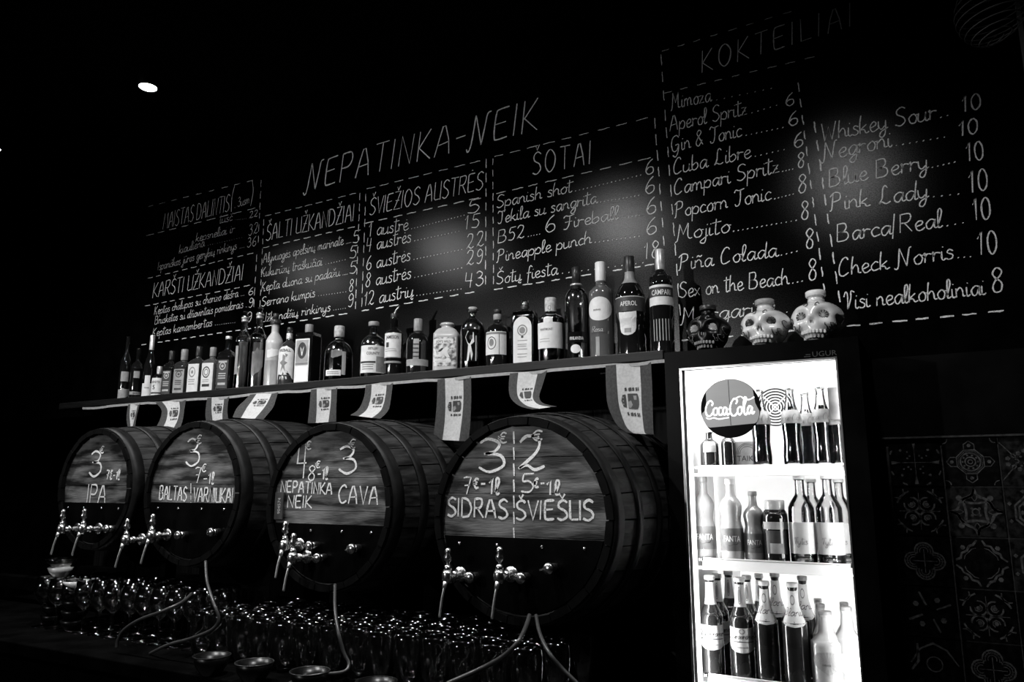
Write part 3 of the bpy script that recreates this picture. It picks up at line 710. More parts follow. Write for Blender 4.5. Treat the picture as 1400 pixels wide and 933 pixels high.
def make_barrel(px, py, Rh, label, zc=None, L=.78, seams=(), panel_z=None):
    c = at(px, py, YH); e = empty('wine_barrel', (c.x, YH, c.z)); tag(e, label, 'barrel', 'wine barrels lying on their sides under the shelf')
    Rb = Rh*1.13; nst = 26
    def rad(t): return Rh+(Rb-Rh)*(1-(2*t-1)**2)
    th = .018
    for k in range(nst):
        a0 = 2*pi*k/nst+.006; a1 = 2*pi*(k+1)/nst-.006; mb = MB(); vs = []; nseg = 9
        dr = random.uniform(-.0015, .0015); ys = random.uniform(-.002, .002)
        for i in range(nseg+1):
            t = 0 if i == 0 else (.05 if i == 1 else .05+.95*(i-1)/(nseg-1)); r = rad(t)+dr; y = L*t-(.012 if i == 0 else 0)+ys*(i == 0)
            for (rr, a) in ((r, a0), (r+.0006, (a0+a1)/2), (r, a1), (r-th, a1), (r-th, a0)): vs.append((rr*cos(a), y, rr*sin(a)))
        fs = []
        for i in range(nseg):
            for q in range(5): fs.append((i*5+q, i*5+(q+1) % 5, (i+1)*5+(q+1) % 5, (i+1)*5+q))
        fs += [(0, 4, 3, 2, 1), tuple(nseg*5+q for q in range(5))]
        mb.add(vs, fs); mb.mi = [1 if q < 5 or q == len(fs)-2 else 0 for q in range(len(fs))]; mb.build('stave', [M['stave'], M['chime']], e)
    for t0, wd in ((.0, .045), (.14, .035), (.30, .035), (.66, .035), (.82, .035), (.955, .04)):
        mb = MB(); vs = []; n = 56
        y0 = L*t0+(-.004 if t0 == 0 else 0); y1 = y0+wd; r0 = rad(y0/L)+.0022; r1 = rad(y1/L)+.0022
        for k in range(n):
            a = 2*pi*k/n
            for (r, y) in ((r0, y0), (r0+.002, y0), (r1+.002, y1), (r1, y1)): vs.append((r*cos(a), y, r*sin(a)))
        fs = []
        for k in range(n):
            for q in range(4): fs.append((k*4+q, k*4+(q+1) % 4, ((k+1) % n)*4+(q+1) % 4, ((k+1) % n)*4+q))
        mb.add(vs, fs, 0, True); mb.build('hoop', M['hoop'], e)
    # head planks (horizontal boards), recessed in the chime
    Ri = Rh-th*.95; zs = [Ri]+[s*Rh for s in seams]+[-Ri]
    for i in range(len(zs)-1):
        zt, zb = zs[i]-.0008, zs[i+1]+.0008; mb = MB(); pts = []; n = 10
        xt = sqrt(max(Ri*Ri-zt*zt, 0)); xb = sqrt(max(Ri*Ri-zb*zb, 0))
        a0 = atan2(zt, xt); a1 = atan2(zb, xb)
        right = [(Ri*cos(a0+(a1-a0)*k/n), Ri*sin(a0+(a1-a0)*k/n)) for k in range(n+1)]
        poly = right+[(-x_, z_) for x_, z_ in reversed(right)]
        dy = random.uniform(-.0008, .0008); m_ = len(poly)
        vs = [(x_, .004+dy, z_) for x_, z_ in poly]+[(x_, .022, z_) for x_, z_ in poly]
        fs = [tuple(range(m_))[::-1]]+[(q, (q+1) % m_, m_+(q+1) % m_, m_+q) for q in range(m_)]
        mb.add(vs, fs); mb.build('head_plank', M['head'], e)
    # black panel covering the lower part of the head
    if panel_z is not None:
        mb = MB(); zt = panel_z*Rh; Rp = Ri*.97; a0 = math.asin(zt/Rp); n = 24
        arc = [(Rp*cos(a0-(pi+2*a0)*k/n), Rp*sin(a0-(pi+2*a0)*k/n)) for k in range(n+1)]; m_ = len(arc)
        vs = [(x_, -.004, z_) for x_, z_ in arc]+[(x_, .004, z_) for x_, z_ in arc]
        mb.add(vs, [tuple(range(m_))]+[(q, m_+q, m_+(q+1) % m_, (q+1) % m_) for q in range(m_)]); mb.build('lower_head_panel', M['black'], e)
        for xx in (-.7, -.25, .25, .7):
            mb = MB(); mb.cyl((xx*Rh, -.004, zt-.02), (xx*Rh, -.0075, zt-.02), .005, .004, 8); mb.build('screw', M['chrome'], e)
    return e
def barrel_letters(e, items, wd):
    mb = MB()
    for (t, x0, y0, x1, y1, h) in items: write(mb, t, (x0, y0), (x1, y1), h, YH, wd*1.25 if h > 30 else (wd if len(t) > 1 else wd*.75), off=-.0028, gap=.13)
    return mb
def finish_letters(e, mb):
    mb.v = [tuple(Vector(v)-e.location) for v in mb.v]; mb.build('chalk_price', M['chalk_b'], e)
K12 = 1.2
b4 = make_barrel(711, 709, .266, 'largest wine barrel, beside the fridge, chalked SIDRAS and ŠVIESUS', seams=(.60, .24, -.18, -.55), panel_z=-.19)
mb = barrel_letters(b4, [('3', 653, 646, 687, 646, 46), ('€', 680, 606, 693, 606, 15), ('2', 709, 642, 742, 642, 46), ('€', 725, 603, 742, 602, 14),
   ('7', 633, 676, 644, 676, 24), ('€-', 646, 668, 663, 668, 14), ('1l', 668, 676, 682, 676, 22), ('5', 712, 674, 729, 674, 26), ('€-', 729, 667, 744, 667, 13), ('1l', 747, 677, 765, 677, 20),
   ('SIDRAS', 611, 706, 693, 710, 26), ('ŠVIEŠUS', 705, 711, 811, 712, 27)], .0062)
for yy in range(590, 736, 22):
    a = at(701.5, yy, YH); b = at(702.2, yy+17, YH); mb.ribbon([(a.x, a.z), (a.x+.001, (a.z+b.z)/2), (b.x, b.z)], .005, lambda u, v: (u, YH+.0028, v))
finish_letters(b4, mb)
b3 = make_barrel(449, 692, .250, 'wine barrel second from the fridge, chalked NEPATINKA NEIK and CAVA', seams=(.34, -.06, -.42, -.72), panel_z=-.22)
mb = barrel_letters(b3, [('4', 405, 652, 418, 652, 44), ('€', 416, 615, 425, 615, 12), ('8', 420, 657, 430, 657, 20), ('€', 430, 640, 437, 640, 10), ('-1l', 433, 656, 447, 656, 17),
   ('3', 462, 648, 485, 648, 38), ('€', 475, 614, 486, 613, 13), ('NEPATINKA', 383, 673, 453, 677, 16), ('NEIK', 392, 694.5, 425, 695, 17), ('CAVA', 462, 688, 516, 691, 25)], .0055)
finish_letters(b3, mb)
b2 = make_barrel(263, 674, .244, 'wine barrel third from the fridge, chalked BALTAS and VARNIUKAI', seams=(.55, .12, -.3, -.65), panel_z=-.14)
mb = barrel_letters(b2, [('3', 252, 638, 270, 638, 38), ('€', 266, 608, 275, 607, 13), ('7', 265, 661, 273, 661, 22), ('€', 274, 646, 281, 645, 11), ('-1l', 277, 662, 291, 662, 16),
   ('BALTAS', 216.6, 683, 253.6, 685.5, 19), ('VARNIUKAI', 263, 686.5, 317, 688, 20)], .0055)
for y0_, y1_ in ((661, 675), (678, 684), (687, 695)):
    a = at(260, y0_, YH); b = at(260, y1_, YH); mb.ribbon([(a.x, a.z), (b.x, b.z)], .004, lambda u, v: (u, YH+.0028, v))
finish_letters(b2, mb)
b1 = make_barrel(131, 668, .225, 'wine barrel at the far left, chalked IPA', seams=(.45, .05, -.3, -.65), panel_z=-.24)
mb = barrel_letters(b1, [('3', 120, 652, 136, 652, 35), ('€', 135, 620, 141, 620, 10), ('7€-1l', 144, 656, 162, 656, 13), ('IPA', 117.5, 688, 143, 690, 26)], .0062)
finish_letters(b1, mb)
def to_face(e, px, py): q = at(px, py, YH-.07); return q.x-e.location.x, q.z-e.location.z
for e, (px, py), ln in ((b4, (612, 789), .0), (b4, (683, 789), 0), (b3, (389, 747), .0), (b3, (400, 764), .0), (b2, (172, 739), 0), (b2, (207, 733), 0), (b1, (84, 724), 0), (b1, (113, 724), 0)):
    lx, lz = to_face(e, px, py); add_tap(e, lx, lz, 1.0, splen=.062 if e is not b4 else .07, lean=.01 if e in (b1, b2) else .004)
for e, (px, py) in ((b4, (633, 792)), (b4, (704, 793)), (b4, (742, 780)), (b3, (412, 748)), (b3, (423, 765)), (b3, (470, 752)), (b2, (197, 738)), (b2, (232, 733)), (b2, (277, 729)), (b1, (134, 724))):
    lx, lz = to_face(e, px, py); mb = MB(); lz += .0
    mb.cyl((lx, -.0, lz), (lx, -.035, lz), .012, .012, 6); mb.cyl((lx, -.035, lz), (lx, -.045, lz), .016, .013, 14); mb.cyl((lx-.03, -.028, lz-.006), (lx+.012, -.028, lz+.004), .003, .004, 8); mb.build('pipe_fitting', M['chrome'], e)
# dark number plate on the second barrel
q0 = at(383, 692, YH); mb = MB(); mb.box((q0.x-b3.location.x, -.004, q0.z-b3.location.z), (.036, .005, .085)); pl = mb.build('number_plate', M['label_d'], b3, bevel=.001)
V, Fc = text_mesh('904574', .017); mb = MB(); mb.add([(q0.x-b3.location.x+.006-v[1]*1, -.0072, q0.z-b3.location.z-v[0]) if False else (q0.x-b3.location.x+.008-v[1], -.0072, q0.z-b3.location.z+v[0]) for v in V], Fc); mb.build('plate_number', M['trimw'], pl)
# rack that carries the barrels
CT = .985      # back counter top
rk = empty('barrel_rack', (-2.0, -.2, CT)); tag(rk, 'black timber rack carrying the four barrels above the counter', 'rack')
for yy in (-.36, .05):
    mb = MB(); mb.box((-.35, yy+.2, .085), (3.1, .06, .05)); mb.build('rail', M['black'], rk)
    for xx in (-1.9, -.87, .33, 1.15):
        mb = MB(); mb.box((xx, yy+.2, .03), (.05, .05, .06)); mb.build('post', M['black'], rk)
for e, R_ in ((b4, .266), (b3, .25), (b2, .244), (b1, .225)):
    for yy in (-.36, .05):
        t = (yy-YH)/.78; r = R_+R_*.13*(1-(2*t-1)**2)+.004; mb = MB(); n = 10
        zt = CT+.11; cz = e.location.z; hw = r*.62; vs = []
        for k in range(n+1):
            u = -hw+2*hw*k/n; zz = cz-sqrt(r*r-u*u)-.001
            for y_ in (yy-.025, yy+.025):
                vs += [(e.location.x+u, y_, zt), (e.location.x+u, y_, max(zz, zt+.001))]
        fs = []
        for k in range(n):
            a = k*4; b = a+4
            fs += [(a, a+1, b+1, b), (a+2, b+2, b+3, a+3), (a+1, a+3, b+3, b+1), (a, b, b+2, a+2)]
        fs += [(0, 2, 3, 1), (n*4, n*4+1, n*4+3, n*4+2)]
        mb.add([tuple(Vector(v)-e.location) for v in vs], fs); mb.build('cradle', M['black'], e)
# ------------------------------------------------------------------ back counter
ct = empty('back_counter', (-2.42, -.25, 0)); tag(ct, 'long black back counter under the barrels, crowded with glasses', 'counter')
mb = MB(); mb.box((0, -.02, .965), (2.9, 1.22, .04)); mb.build('worktop', M['black'], ct, bevel=.004)
mb = MB(); mb.box((0, .01, .47), (2.86, 1.14, .94)); mb.build('cabinet_body', M['black'], ct)

# ================================================================== GLASSWARE
def tumbler(H, r0, r1, th=.0022, n=20):
    rr = lambda t: r0+(r1-r0)*sin(t*pi*.72)**.8*1.12
    mb = MB(); pr = [(.001, 0), (r0, 0), (r0+.001, .003)]
    for k in range(1, 9): t = k/8; pr.append((rr(t), .003+(H-.003)*t))
    pr += [(rr(1)-th, H)]
    for k in range(7, 0, -1): t = k/8; pr.append((rr(t)-th, .003+(H-.003)*t))
    pr += [(r0-th-.001, .012), (.001, .010)]
    mb.lathe(pr, n, caps=False); return mb
def wineglass():
    mb = MB(); pr = [(.001, 0), (.034, 0), (.034, .002), (.008, .006), (.0042, .012), (.004, .07), (.006, .078), (.022, .09), (.036, .115), (.038, .135), (.031, .178), (.0295, .178), (.0362, .135), (.034, .116), (.02, .093), (.001, .082)]
    mb.lathe(pr, 20, caps=False); return mb
gl = tumbler(.14, .025, .040, n=20).build('glass', M['glass_t']); tag(gl, 'clear rounded tumbler in the crowd of glasses under the right-hand barrels', 'glass', 'clear tumblers crowded on the counter under the right-hand barrels')
wg = wineglass().build('stemmed_glass', M['glass_t']); tag(wg, 'clear stemmed glass in the rows under the left-hand barrels', 'glass', 'stemmed glasses in rows under the left-hand barrels')
first = {0: True, 1: True}
ROWN = ['front row', 'second row', 'third row', 'back row']
def near_barrel(x):
    return min(((abs(x-(b.location.x)), n) for b, n in ((b4, 'SIDRAS'), (b3, 'CAVA'), (b2, 'BALTAS'), (b1, 'IPA'))))[1]
def put(src, key, loc, rx=0, row=0):
    if first[key]: o = src; first[key] = False
    else: o = src.copy(); COL.objects.link(o)
    o['label'] = ('clear stemmed glass in the %s below the %s barrel' if key else 'clear tumbler in the %s below the %s barrel') % (ROWN[row], near_barrel(loc[0]))
    o.location = loc; o.rotation_euler = (rx, 0, random.uniform(0, 6)); return o
for j, Y in enumerate((-.66, -.575, -.49)):
    x_ = -2.98+.03*j
    while x_ < -2.10: put(wg, 1, (x_+random.uniform(-.006, .006), Y+random.uniform(-.005, .005), CT), row=j); x_ += .083
for j, Y in enumerate((-.72, -.63, -.54, -.455)):
    x_ = -2.02+.035*j
    while x_ < -.86: put(gl, 0, (x_+random.uniform(-.004, .004), Y+random.uniform(-.004, .004), CT), row=j); x_ += .086
# round dark bowls with pale rims standing at the counter's front
def bowl(R, H, m, n=28):
    mb = MB(); mb.lathe([(.001, .002), (R*.5, 0), (R*.55, .003), (R*.85, H*.5), (R, H), (R-.004, H+.001), (R*.82, H*.55), (R*.5, .008), (.001, .008)], n, caps=False); return mb
for i, (px, py) in enumerate(((300, 862), (357, 884), (432, 902), (522, 918), (628, 928))):
    c = at(px, py, -.84); c.z = CT; R_ = .05
    e = empty('bowl', (c.x, -.86, CT)); tag(e, ['dark round bowl at the counter front, under the IPA-side hose', 'dark round bowl with pale rim, second from the left at the counter front', 'dark round bowl beneath the CAVA barrel hose', 'dark round bowl in front of the tumblers, left of the last one', 'dark round bowl nearest the fridge at the counter front'][i], 'bowl', 'dark bowls along the counter front')
    bowl(R_, .05, None).build('bowl_body', M['gloss'], e)
    mb = MB(); mb.tube([(R_*cos(t*2*pi/32), R_*sin(t*2*pi/32), .051) for t in range(32)], .0014, 6, closed=True); mb.build('rim', M['hoop'] if i in (0, 3, 4) else M['capd'], e)
# stacked white bowls at far left
labs = ['white ceramic bowl on top of the left stack at the counter end', 'white ceramic bowl lower in the left stack at the counter end', 'white ceramic bowl on the short stack right of the taller one', 'dark bowl under the white ones in the left stack', 'dark bowl under the white bowl in the right stack', 'wide glass dish topping the left bowl stack']
Yk = -.62
sp = [(82, 788, .045, 'cream', 0), (76, 801, .045, 'cream', 1), (117, 799, .05, 'cream', 2)]
for px, py, R_, mm, li in sp:
    c = at(px, py, Yk); mb = bowl(R_, .035, None); o = mb.build('bowl', M[mm], loc=(c.x, Yk-(.0 if li < 2 else .03), [1.158, 1.121, 1.121][li])); tag(o, labs[li], 'bowl', 'white bowls stacked at the left end')
xa = at(79, 795, Yk).x; xb = at(117, 799, Yk).x
for xx, yy_, nn, sd in ((xa, Yk, 4, 'left'), (xb, Yk-.03, 4, 'right')):
    for k in range(nn):
        mb = bowl(.046, .034, None); o = mb.build('bowl', M['gloss'], loc=(xx, yy_, CT+.034*k)); tag(o, 'black bowl, %s of the %s stack under the white bowls' % (['lowest', 'second lowest', 'third from the bottom', 'topmost black one'][k], sd), 'bowl', 'black bowls at the left end')
o = bowl(.055, .03, None).build('glass_dish', M['glass_t'], loc=(xa+.01, Yk, 1.195)); tag(o, labs[5], 'dish')

# ================================================================== HOSES
def hose(pts, Y0, label, r=.0045):
    P = [at(px, py, Y0+dy) for px, py, dy in pts]; mb = MB(); mb.tube(catmull([tuple(p) for p in P], 7), r, 10); o = mb.build('drain_hose', M['hose']); tag(o, label, 'hose', 'drain hoses hanging under the barrels')
hose([(281, 768, .1), (283, 795, .05), (291, 822, 0), (299, 846, 0), (290, 861, 0), (262, 873, 0), (230, 882, 0), (205, 894, .02)], -.8, 'pale hose curling down under the BALTAS barrel and back left')
hose([(262, 812, .12), (248, 824, .05), (222, 836, 0), (190, 848, 0), (169, 862, 0), (161, 876, 0), (159, 886, 0)], -.82, 'pale hose arching left to the lowest point at left')
hose([(458, 800, .12), (458, 830, .05), (462, 862, 0), (470, 892, 0), (477, 908, 0), (470, 919, -.02), (440, 923, -.05), (408, 929, -.08), (380, 945, -.1)], -.8, 'pale hose dropping under the CAVA barrel and turning left')
hose([(724, 842, .12), (718, 860, .05), (707, 880, 0), (685, 900, 0), (655, 916, 0), (615, 934, -.05), (590, 948, -.05)], -.8, 'pale hose under the largest barrel sweeping left', .0055)
hose([(733, 842, .12), (738, 866, .05), (750, 892, 0), (768, 914, 0), (790, 936, 0), (800, 950, 0)], -.8, 'pale hose under the largest barrel running right towards the fridge', .0045)
# ================================================================== BOTTLES
def sec_round(r, a): return r*cos(a), r*sin(a)
def sec_sq(n, ky=1.0):
    def f(r, a):
        c, s = cos(a), sin(a); q = (abs(c)**n+abs(s)**n)**(-1/n); return r*c*q, r*s*q*ky
    return f
PROF = {  # (z, r) fractions of height / radius
 'wine': [(0, .9), (.015, 1), (.55, 1), (.63, .92), (.69, .66), (.75, .4), (.84, .34), (.97, .34), (1, .36)],
 'champ': [(0, .9), (.015, 1), (.46, 1), (.56, .92), (.68, .6), (.78, .4), (.97, .34), (1, .34)],
 'whisky': [(0, .92), (.015, 1), (.60, 1), (.66, .95), (.71, .75), (.75, .42), (.79, .36), (.95, .36), (1, .38)],
 'tall': [(0, .96), (.01, 1), (.60, 1), (.65, .93), (.70, .68), (.74, .46), (.78, .42), (.9, .4), (.91, .46), (.93, .46), (.94, .4)],
 'frost': [(0, .94), (.01, 1), (.66, 1), (.74, .95), (.80, .74), (.85, .48), (.88, .44), (.97, .44), (1, .5)],
 'round': [(0, .94), (.015, 1), (.45, 1), (.56, .95), (.65, .80), (.71, .55), (.745, .32), (.78, .28), (.95, .28)],
 'squat': [(0, .94), (.015, 1), (.52, 1), (.62, .95), (.70, .78), (.75, .5), (.78, .33), (.82, .3), (.96, .3)],
 'jar': [(0, .95), (.02, 1), (.70, 1), (.78, .95), (.85, .78), (.9, .52), (.93, .46), (.95, .48), (.96, .56), (1, .52)],
 'moon': [(0, .94), (.015, 1), (.55, 1), (.65, .98), (.73, .86), (.79, .64), (.83, .4), (.86, .28), (.94, .28), (.95, .5), (.965, .5)],
 'sleek': [(0, .9), (.015, 1), (.02, 1), (.3, .94), (.5, 1), (.62, 1), (.70, .9), (.755, .66), (.78, .42), (.8, .34), (1, .3)],
 'straight': [(0, .92), (.01, .97), (.5, 1), (.66, 1), (.7, .94), (.73, .72), (.76, .46), (.78, .42), (.99, .42)],
 'aperol': [(0, .9), (.02, .95), (.3, .9), (.36, 1), (.56, 1), (.64, .9), (.71, .66), (.76, .42), (.82, .36), (1, .34)],
 'campari': [(0, .92), (.015, 1), (.66, 1), (.72, .92), (.76, .62), (.79, .42), (.84, .36), (1, .36)],
 'cola': [(0, .85), (.02, .95), (.12, 1), (.3, .88), (.42, .95), (.56, 1), (.64, .9), (.76, .55), (.88, .42), (.93, .42), (.94, .48), (.985, .48)],
 'fanta': [(0, .9), (.02, 1), (.34, 1), (.42, .92), (.48, .84), (.55, .9), (.62, .98), (.68, .94), (.74, .7), (.79, .42), (.93, .36), (1, .38)],
 'soft': [(0, .9), (.02, 1), (.56, 1), (.64, .94), (.70, .75), (.76, .48), (.80, .38), (.94, .36), (.955, .46), (.99, .46)],
 'beer': [(0, .9), (.015, 1), (.54, 1), (.60, .93), (.66, .7), (.71, .5), (.78, .44), (.92, .36), (.935, .4), (.98, .4)],
 'box': [(0, .97), (.01, 1), (.74, 1), (.8, .82), (.85, .5), (.88, .32), (1, .3)],
 'jager': [(0, .97), (.01, 1), (.78, 1), (.82, .9), (.85, .4), (.88, .35), (1, .35)],
}
def _interp(pr, z):
    for (z0, r0), (z1, r1) in zip(pr, pr[1:]):
        if z0 <= z <= z1: return r0+(r1-r0)*(z-z0)/max(z1-z0, 1e-6)
    return pr[-1][1]
def make_bottle(name, base, H, R, prof, glass, cap=None, labels=(), sec=None, rot=0, label='', cat='bottle', group=None, liquid=None, extra=None):
    """cap=(z0,z1,r,mat[,z2,r2,mat2]); labels=[(z0,z1,half_angle_deg,mat,[prints],shape)]"""
    e = empty(name, base, rot); tag(e, label, cat, group)
    pr = PROF[prof]; sf = sec or sec_round
    P = [(R*r, H*z) for z, r in pr]
    # smooth the silhouette
    Z = catmull(P, 2); Z = [(max(r, .001), z) for r, z in Z]
    ZI = [(z/H, r/R) for r, z in Z]
    def interp(pr_, z): return _interp(ZI, z)
    def S(r, a):
        if sec is None or r < R*.55: return r*cos(a), r*sin(a)
        return sec(r, a)
    n = 32 if sec else 24
    if glass in (M['glass'], M['glass_t'], M['glass_f']):
        th = .0025; inner = [(max(r-th, .001), max(z, .006)) for r, z in reversed(Z)]
        mb = MB(); mb.lathe([(.001, 0)]+Z+inner+[(.001, .006)], n, sec=S, caps=False); mb.build('glass_body', glass, e)
    else:
        mb = MB(); mb.lathe([(.001, 0)]+Z+[(.001, Z[-1][1])], n, sec=S, caps=False); mb.build('glass_body', glass, e)
    if liquid:
        lz, lm = liquid; q = [(max(r-.0034, .001), z) for r, z in Z if z < H*lz-.001 and z > .007]; rt_ = interp(pr, lz)*R-.0034
        mb = MB(); mb.lathe([(.001, .0075)]+[(q[0][0], .0075)]+q+[(rt_, H*lz), (.001, H*lz)], n, sec=S, caps=False); mb.build('liquid', lm, e)
    if cap:
        z0, z1, rc, cm = cap[:4]; mb = MB(); mb.lathe([(rc*R*.96, H*z0), (rc*R, H*z0+.002), (rc*R, H*z1-.002), (rc*R*.9, H*z1)], 20); mb.build('cap', cm, e)
        if len(cap) > 4:
            z2, r2, m2 = cap[4:7]; mb = MB(); mb.lathe([(r2*R, H*z1), (r2*R, H*z2-.001), (r2*R*.9, H*z2)], 20); mb.build('stopper', m2, e)
    for lb in labels:
        z0, z1, ha, lm, prints = lb[:5]; shape = lb[5] if len(lb) > 5 else None; off = lb[6] if len(lb) > 6 else 0
        ha = radians(ha); mb = MB(); nu, nv = 16, 6; vs = []
        def SP(u, v, eps=.0008):   # u,v in 0..1
            a = -pi/2+radians(off)+(-ha+2*ha*u); z = z0+(z1-z0)*v; r = interp(pr, z)*R
            x_, y_ = S(r, a); l = sqrt(x_*x_+y_*y_); k = (l+eps)/l; return (x_*k, y_*k, z*H)
        if shape in ('oval', 'shield', 'arch', 'diamond', 'ragged'):
            if shape == 'oval': bd = [(.5+.5*cos(t*2*pi/24), .5+.5*sin(t*2*pi/24)) for t in range(24)]
            elif shape == 'shield': bd = [(0, 1), (0, .3), (.08, .14), (.25, .04), (.5, 0), (.75, .04), (.92, .14), (1, .3), (1, 1), (.75, .97), (.5, .96), (.25, .97)]
            elif shape == 'arch': bd = [(0, 0), (1, 0), (1, .8)]+[(.5+.5*cos(t*pi/8), .8+.2*sin(t*pi/8)) for t in range(1, 8)]+[(0, .8)]
            elif shape == 'diamond': bd = [(.5, 0), (.85, .3), (1, .6), (.8, .95), (.5, 1), (.2, .95), (0, .6), (.15, .3)]
            else: bd = [(0, .1), (.2, .0), (.4, .1), (.6, .15), (.9, .3), (1, .35), (1, .92), (.6, .9), (.42, 1), (.3, .88), (0, .85)]
            bd = [(p[0]+(q_[0]-p[0])*k/3, p[1]+(q_[1]-p[1])*k/3) for p, q_ in zip(bd, bd[1:]+bd[:1]) for k in range(3)]
            for rr in (0, .15, .3, .45, .6, .75, .9, 1.0):
                for (u, v) in bd: vs.append(SP(.5+(u-.5)*max(rr, .001), .5+(v-.5)*max(rr, .001)))
            m_ = len(bd); fs = []
            for i in range(7):
                for k in range(m_): fs.append((i*m_+k, i*m_+(k+1) % m_, (i+1)*m_+(k+1) % m_, (i+1)*m_+k))
            mb.add(vs, fs, 0, False)
        else:
            for j in range(nv+1):
                for i in range(nu+1): vs.append(SP(i/nu, j/nv))
            mb.add(vs, [(j*(nu+1)+i, j*(nu+1)+i+1, (j+1)*(nu+1)+i+1, (j+1)*(nu+1)+i) for j in range(nv) for i in range(nu)], 0, True)
        lo = mb.build('label', lm, e)
        W = 2*ha*R*interp(pr, (z0+z1)/2); Hh = (z1-z0)*H
        if prints:
            groups = {}
            for pt in prints:
                kind = pt[0]; pm = pt[-1]; tb = groups.setdefault(pm, MB())
                if kind == 'T':      # text, u, v, height fraction, sx
                    _, s_, u, v, hf, sx = pt[:6]; V, Fc = text_mesh(s_, Hh*hf, .012, sx)
                    tb.add([SP(u+a/W, v+b/Hh, .0016) for a, b in V], Fc)
                elif kind == 'R':    # bar u0 v0 u1 v1
                    _, u0, v0, u1, v1 = pt[:5]; nn = max(2, int(18*abs(u1-u0))+1); q = []
                    for k in range(nn+1): q += [SP(u0+(u1-u0)*k/nn, v0, .0013), SP(u0+(u1-u0)*k/nn, v1, .0013)]
                    tb.add(q, [(2*k, 2*k+2, 2*k+3, 2*k+1) for k in range(nn)])
                elif kind == 'O':    # oval u v ru rv [inner]
                    _, u, v, ru, rv = pt[:5]; nn = 18
                    tb.add([SP(u+ru*cos(t*2*pi/nn), v+rv*sin(t*2*pi/nn), .0014) for t in range(nn)], [tuple(range(nn))])
                elif kind == 'C':    # ring
                    _, u, v, ru, rv, w_ = pt[:6]; nn = 20; q = []
                    for t in range(nn): q += [SP(u+ru*cos(t*2*pi/nn), v+rv*sin(t*2*pi/nn), .0012), SP(u+ru*(1-w_)*cos(t*2*pi/nn), v+rv*(1-w_)*sin(t*2*pi/nn), .0012)]
                    tb.add(q, [(2*t, 2*((t+1) % nn), 2*((t+1) % nn)+1, 2*t+1) for t in range(nn)])
                elif kind == 'W':    # hand-drawn word
                    _, s_, u, v, hf, wf = pt[:6]; St, Wt = layout(s_, 1, .15, .08)
                    kx = hf*Hh/W
                    for q in St: tb.ribbon([(u+(a-Wt/2)*kx, v+b*hf) for a, b in q], wf, lambda uu, vv: SP(uu, vv, .0017))
                elif kind == 'P':    # polygon
                    tb.add([SP(u, v, .0015) for u, v in pt[1]], [tuple(range(len(pt[1])))])
            for pm, tb in groups.items(): tb.build('print', pm, lo)
    if extra: extra(e, H, R)
    return e
INK, INKG, WHT, DRK = M['ink'], M['ink_g'], M['label'], M['label_d']
def lines(u0, u1, vs, m=INKG, t=.012): return [('R', u0+.04*random.random(), v, u1-.06*random.random(), v+t, m) for v in vs]
YS = -.145
def shelf_bottle(px, top, bot, wpx, prof, glass, face=0, Y=YS, world_face=None, **kw):
    q = at(px, bot, Y); z = dep(q); base = Vector((q.x, Y, SHZ+.0005))
    H = at(px, top, Y).z-SHZ; R = wpx*z/F_PX/2
    ang = atan2(CAMP.x-q.x, -(CAMP.y-Y)) # camera azimuth seen from bottle
    rot = ang+radians(face) if world_face is None else radians(world_face)
    if wpx > 0: R *= cos(atan2(abs(px-700), F_PX))
    return make_bottle('liquor_bottle', base, H, R, prof, glass, rot=rot, group='bottles along the shelf under the menu', **kw)
def pourer(mat_='steel', lean=.02):
    def f(e, H, R):
        mb = MB(); mb.tube([(0, 0, H*.96), (0, 0, H*1.0), (lean*.3, -.002, H*1.05), (lean, -.004, H*1.13)], [.008, .006, .004, .0035], 10); mb.build('pourer', M[mat_], e)
    return f
def glass_stopper(e, H, R):
    mb = MB(); mb.lathe([(.001, H*.925), (R*.34, H*.925), (R*.36, H*.94), (R*.26, H*.945), (R*.36, H*.985), (R*.38, H*.995), (R*.3, H*1.0), (.001, H)], 8, caps=False, smooth=False); mb.build('stopper', M['glass'], e)
    mb = MB(); mb.lathe([(R*.4, H*.86), (R*.46, H*.865), (R*.46, H*.875), (R*.4, H*.9), (R*.5, H*.905), (R*.5, H*.915), (R*.3, H*.92)], 16); mb.build('collar', M['foil'], e)
B = shelf_bottle
# 1-4 far left
B(168, 462, 541, 16, 'wine', M['dark'], label='dark slender bottle at the far left end of the shelf, pale torn label', labels=[(.02, .2, 60, M['label_g'], [], 'ragged'), (.3, .45, 40, M['label_g'], [])])
B(184, 478, 543, 17, 'whisky', M['dark'], label='small dark bottle with a tiny square label, second from the left end', labels=[(.42, .55, 28, M['label_g'], []), (.1, .16, 60, M['label_g'], [('T', 'LIKÖR', .5, .3, .6, .8, INK)])])
B(201.5, 460, 543, 17, 'champ', M['dark'], label='dark sparkling wine bottle with white foil neck, near the left end', face=-15, cap=(.62, 1.0, .42, M['foil']), labels=[(.04, .24, 62, WHT, [('T', 'CAVA', .5, .6, .16, .8, INK)]), (.24, .36, 26, WHT, [])])
B(215, 502, 543, 19, 'squat', M['dark'], label='short dark bottle with white label numbered 5, right of the foiled one', face=-12, cap=(.72, 1.0, .4, M['foil']), labels=[(.08, .62, 64, WHT, [('T', '5', .3, .35, .35, 1, INK), ('T', 'ANYS', .38, .7, .2, .9, INK), ('R', .05, .1, .95, .18, INK)])])
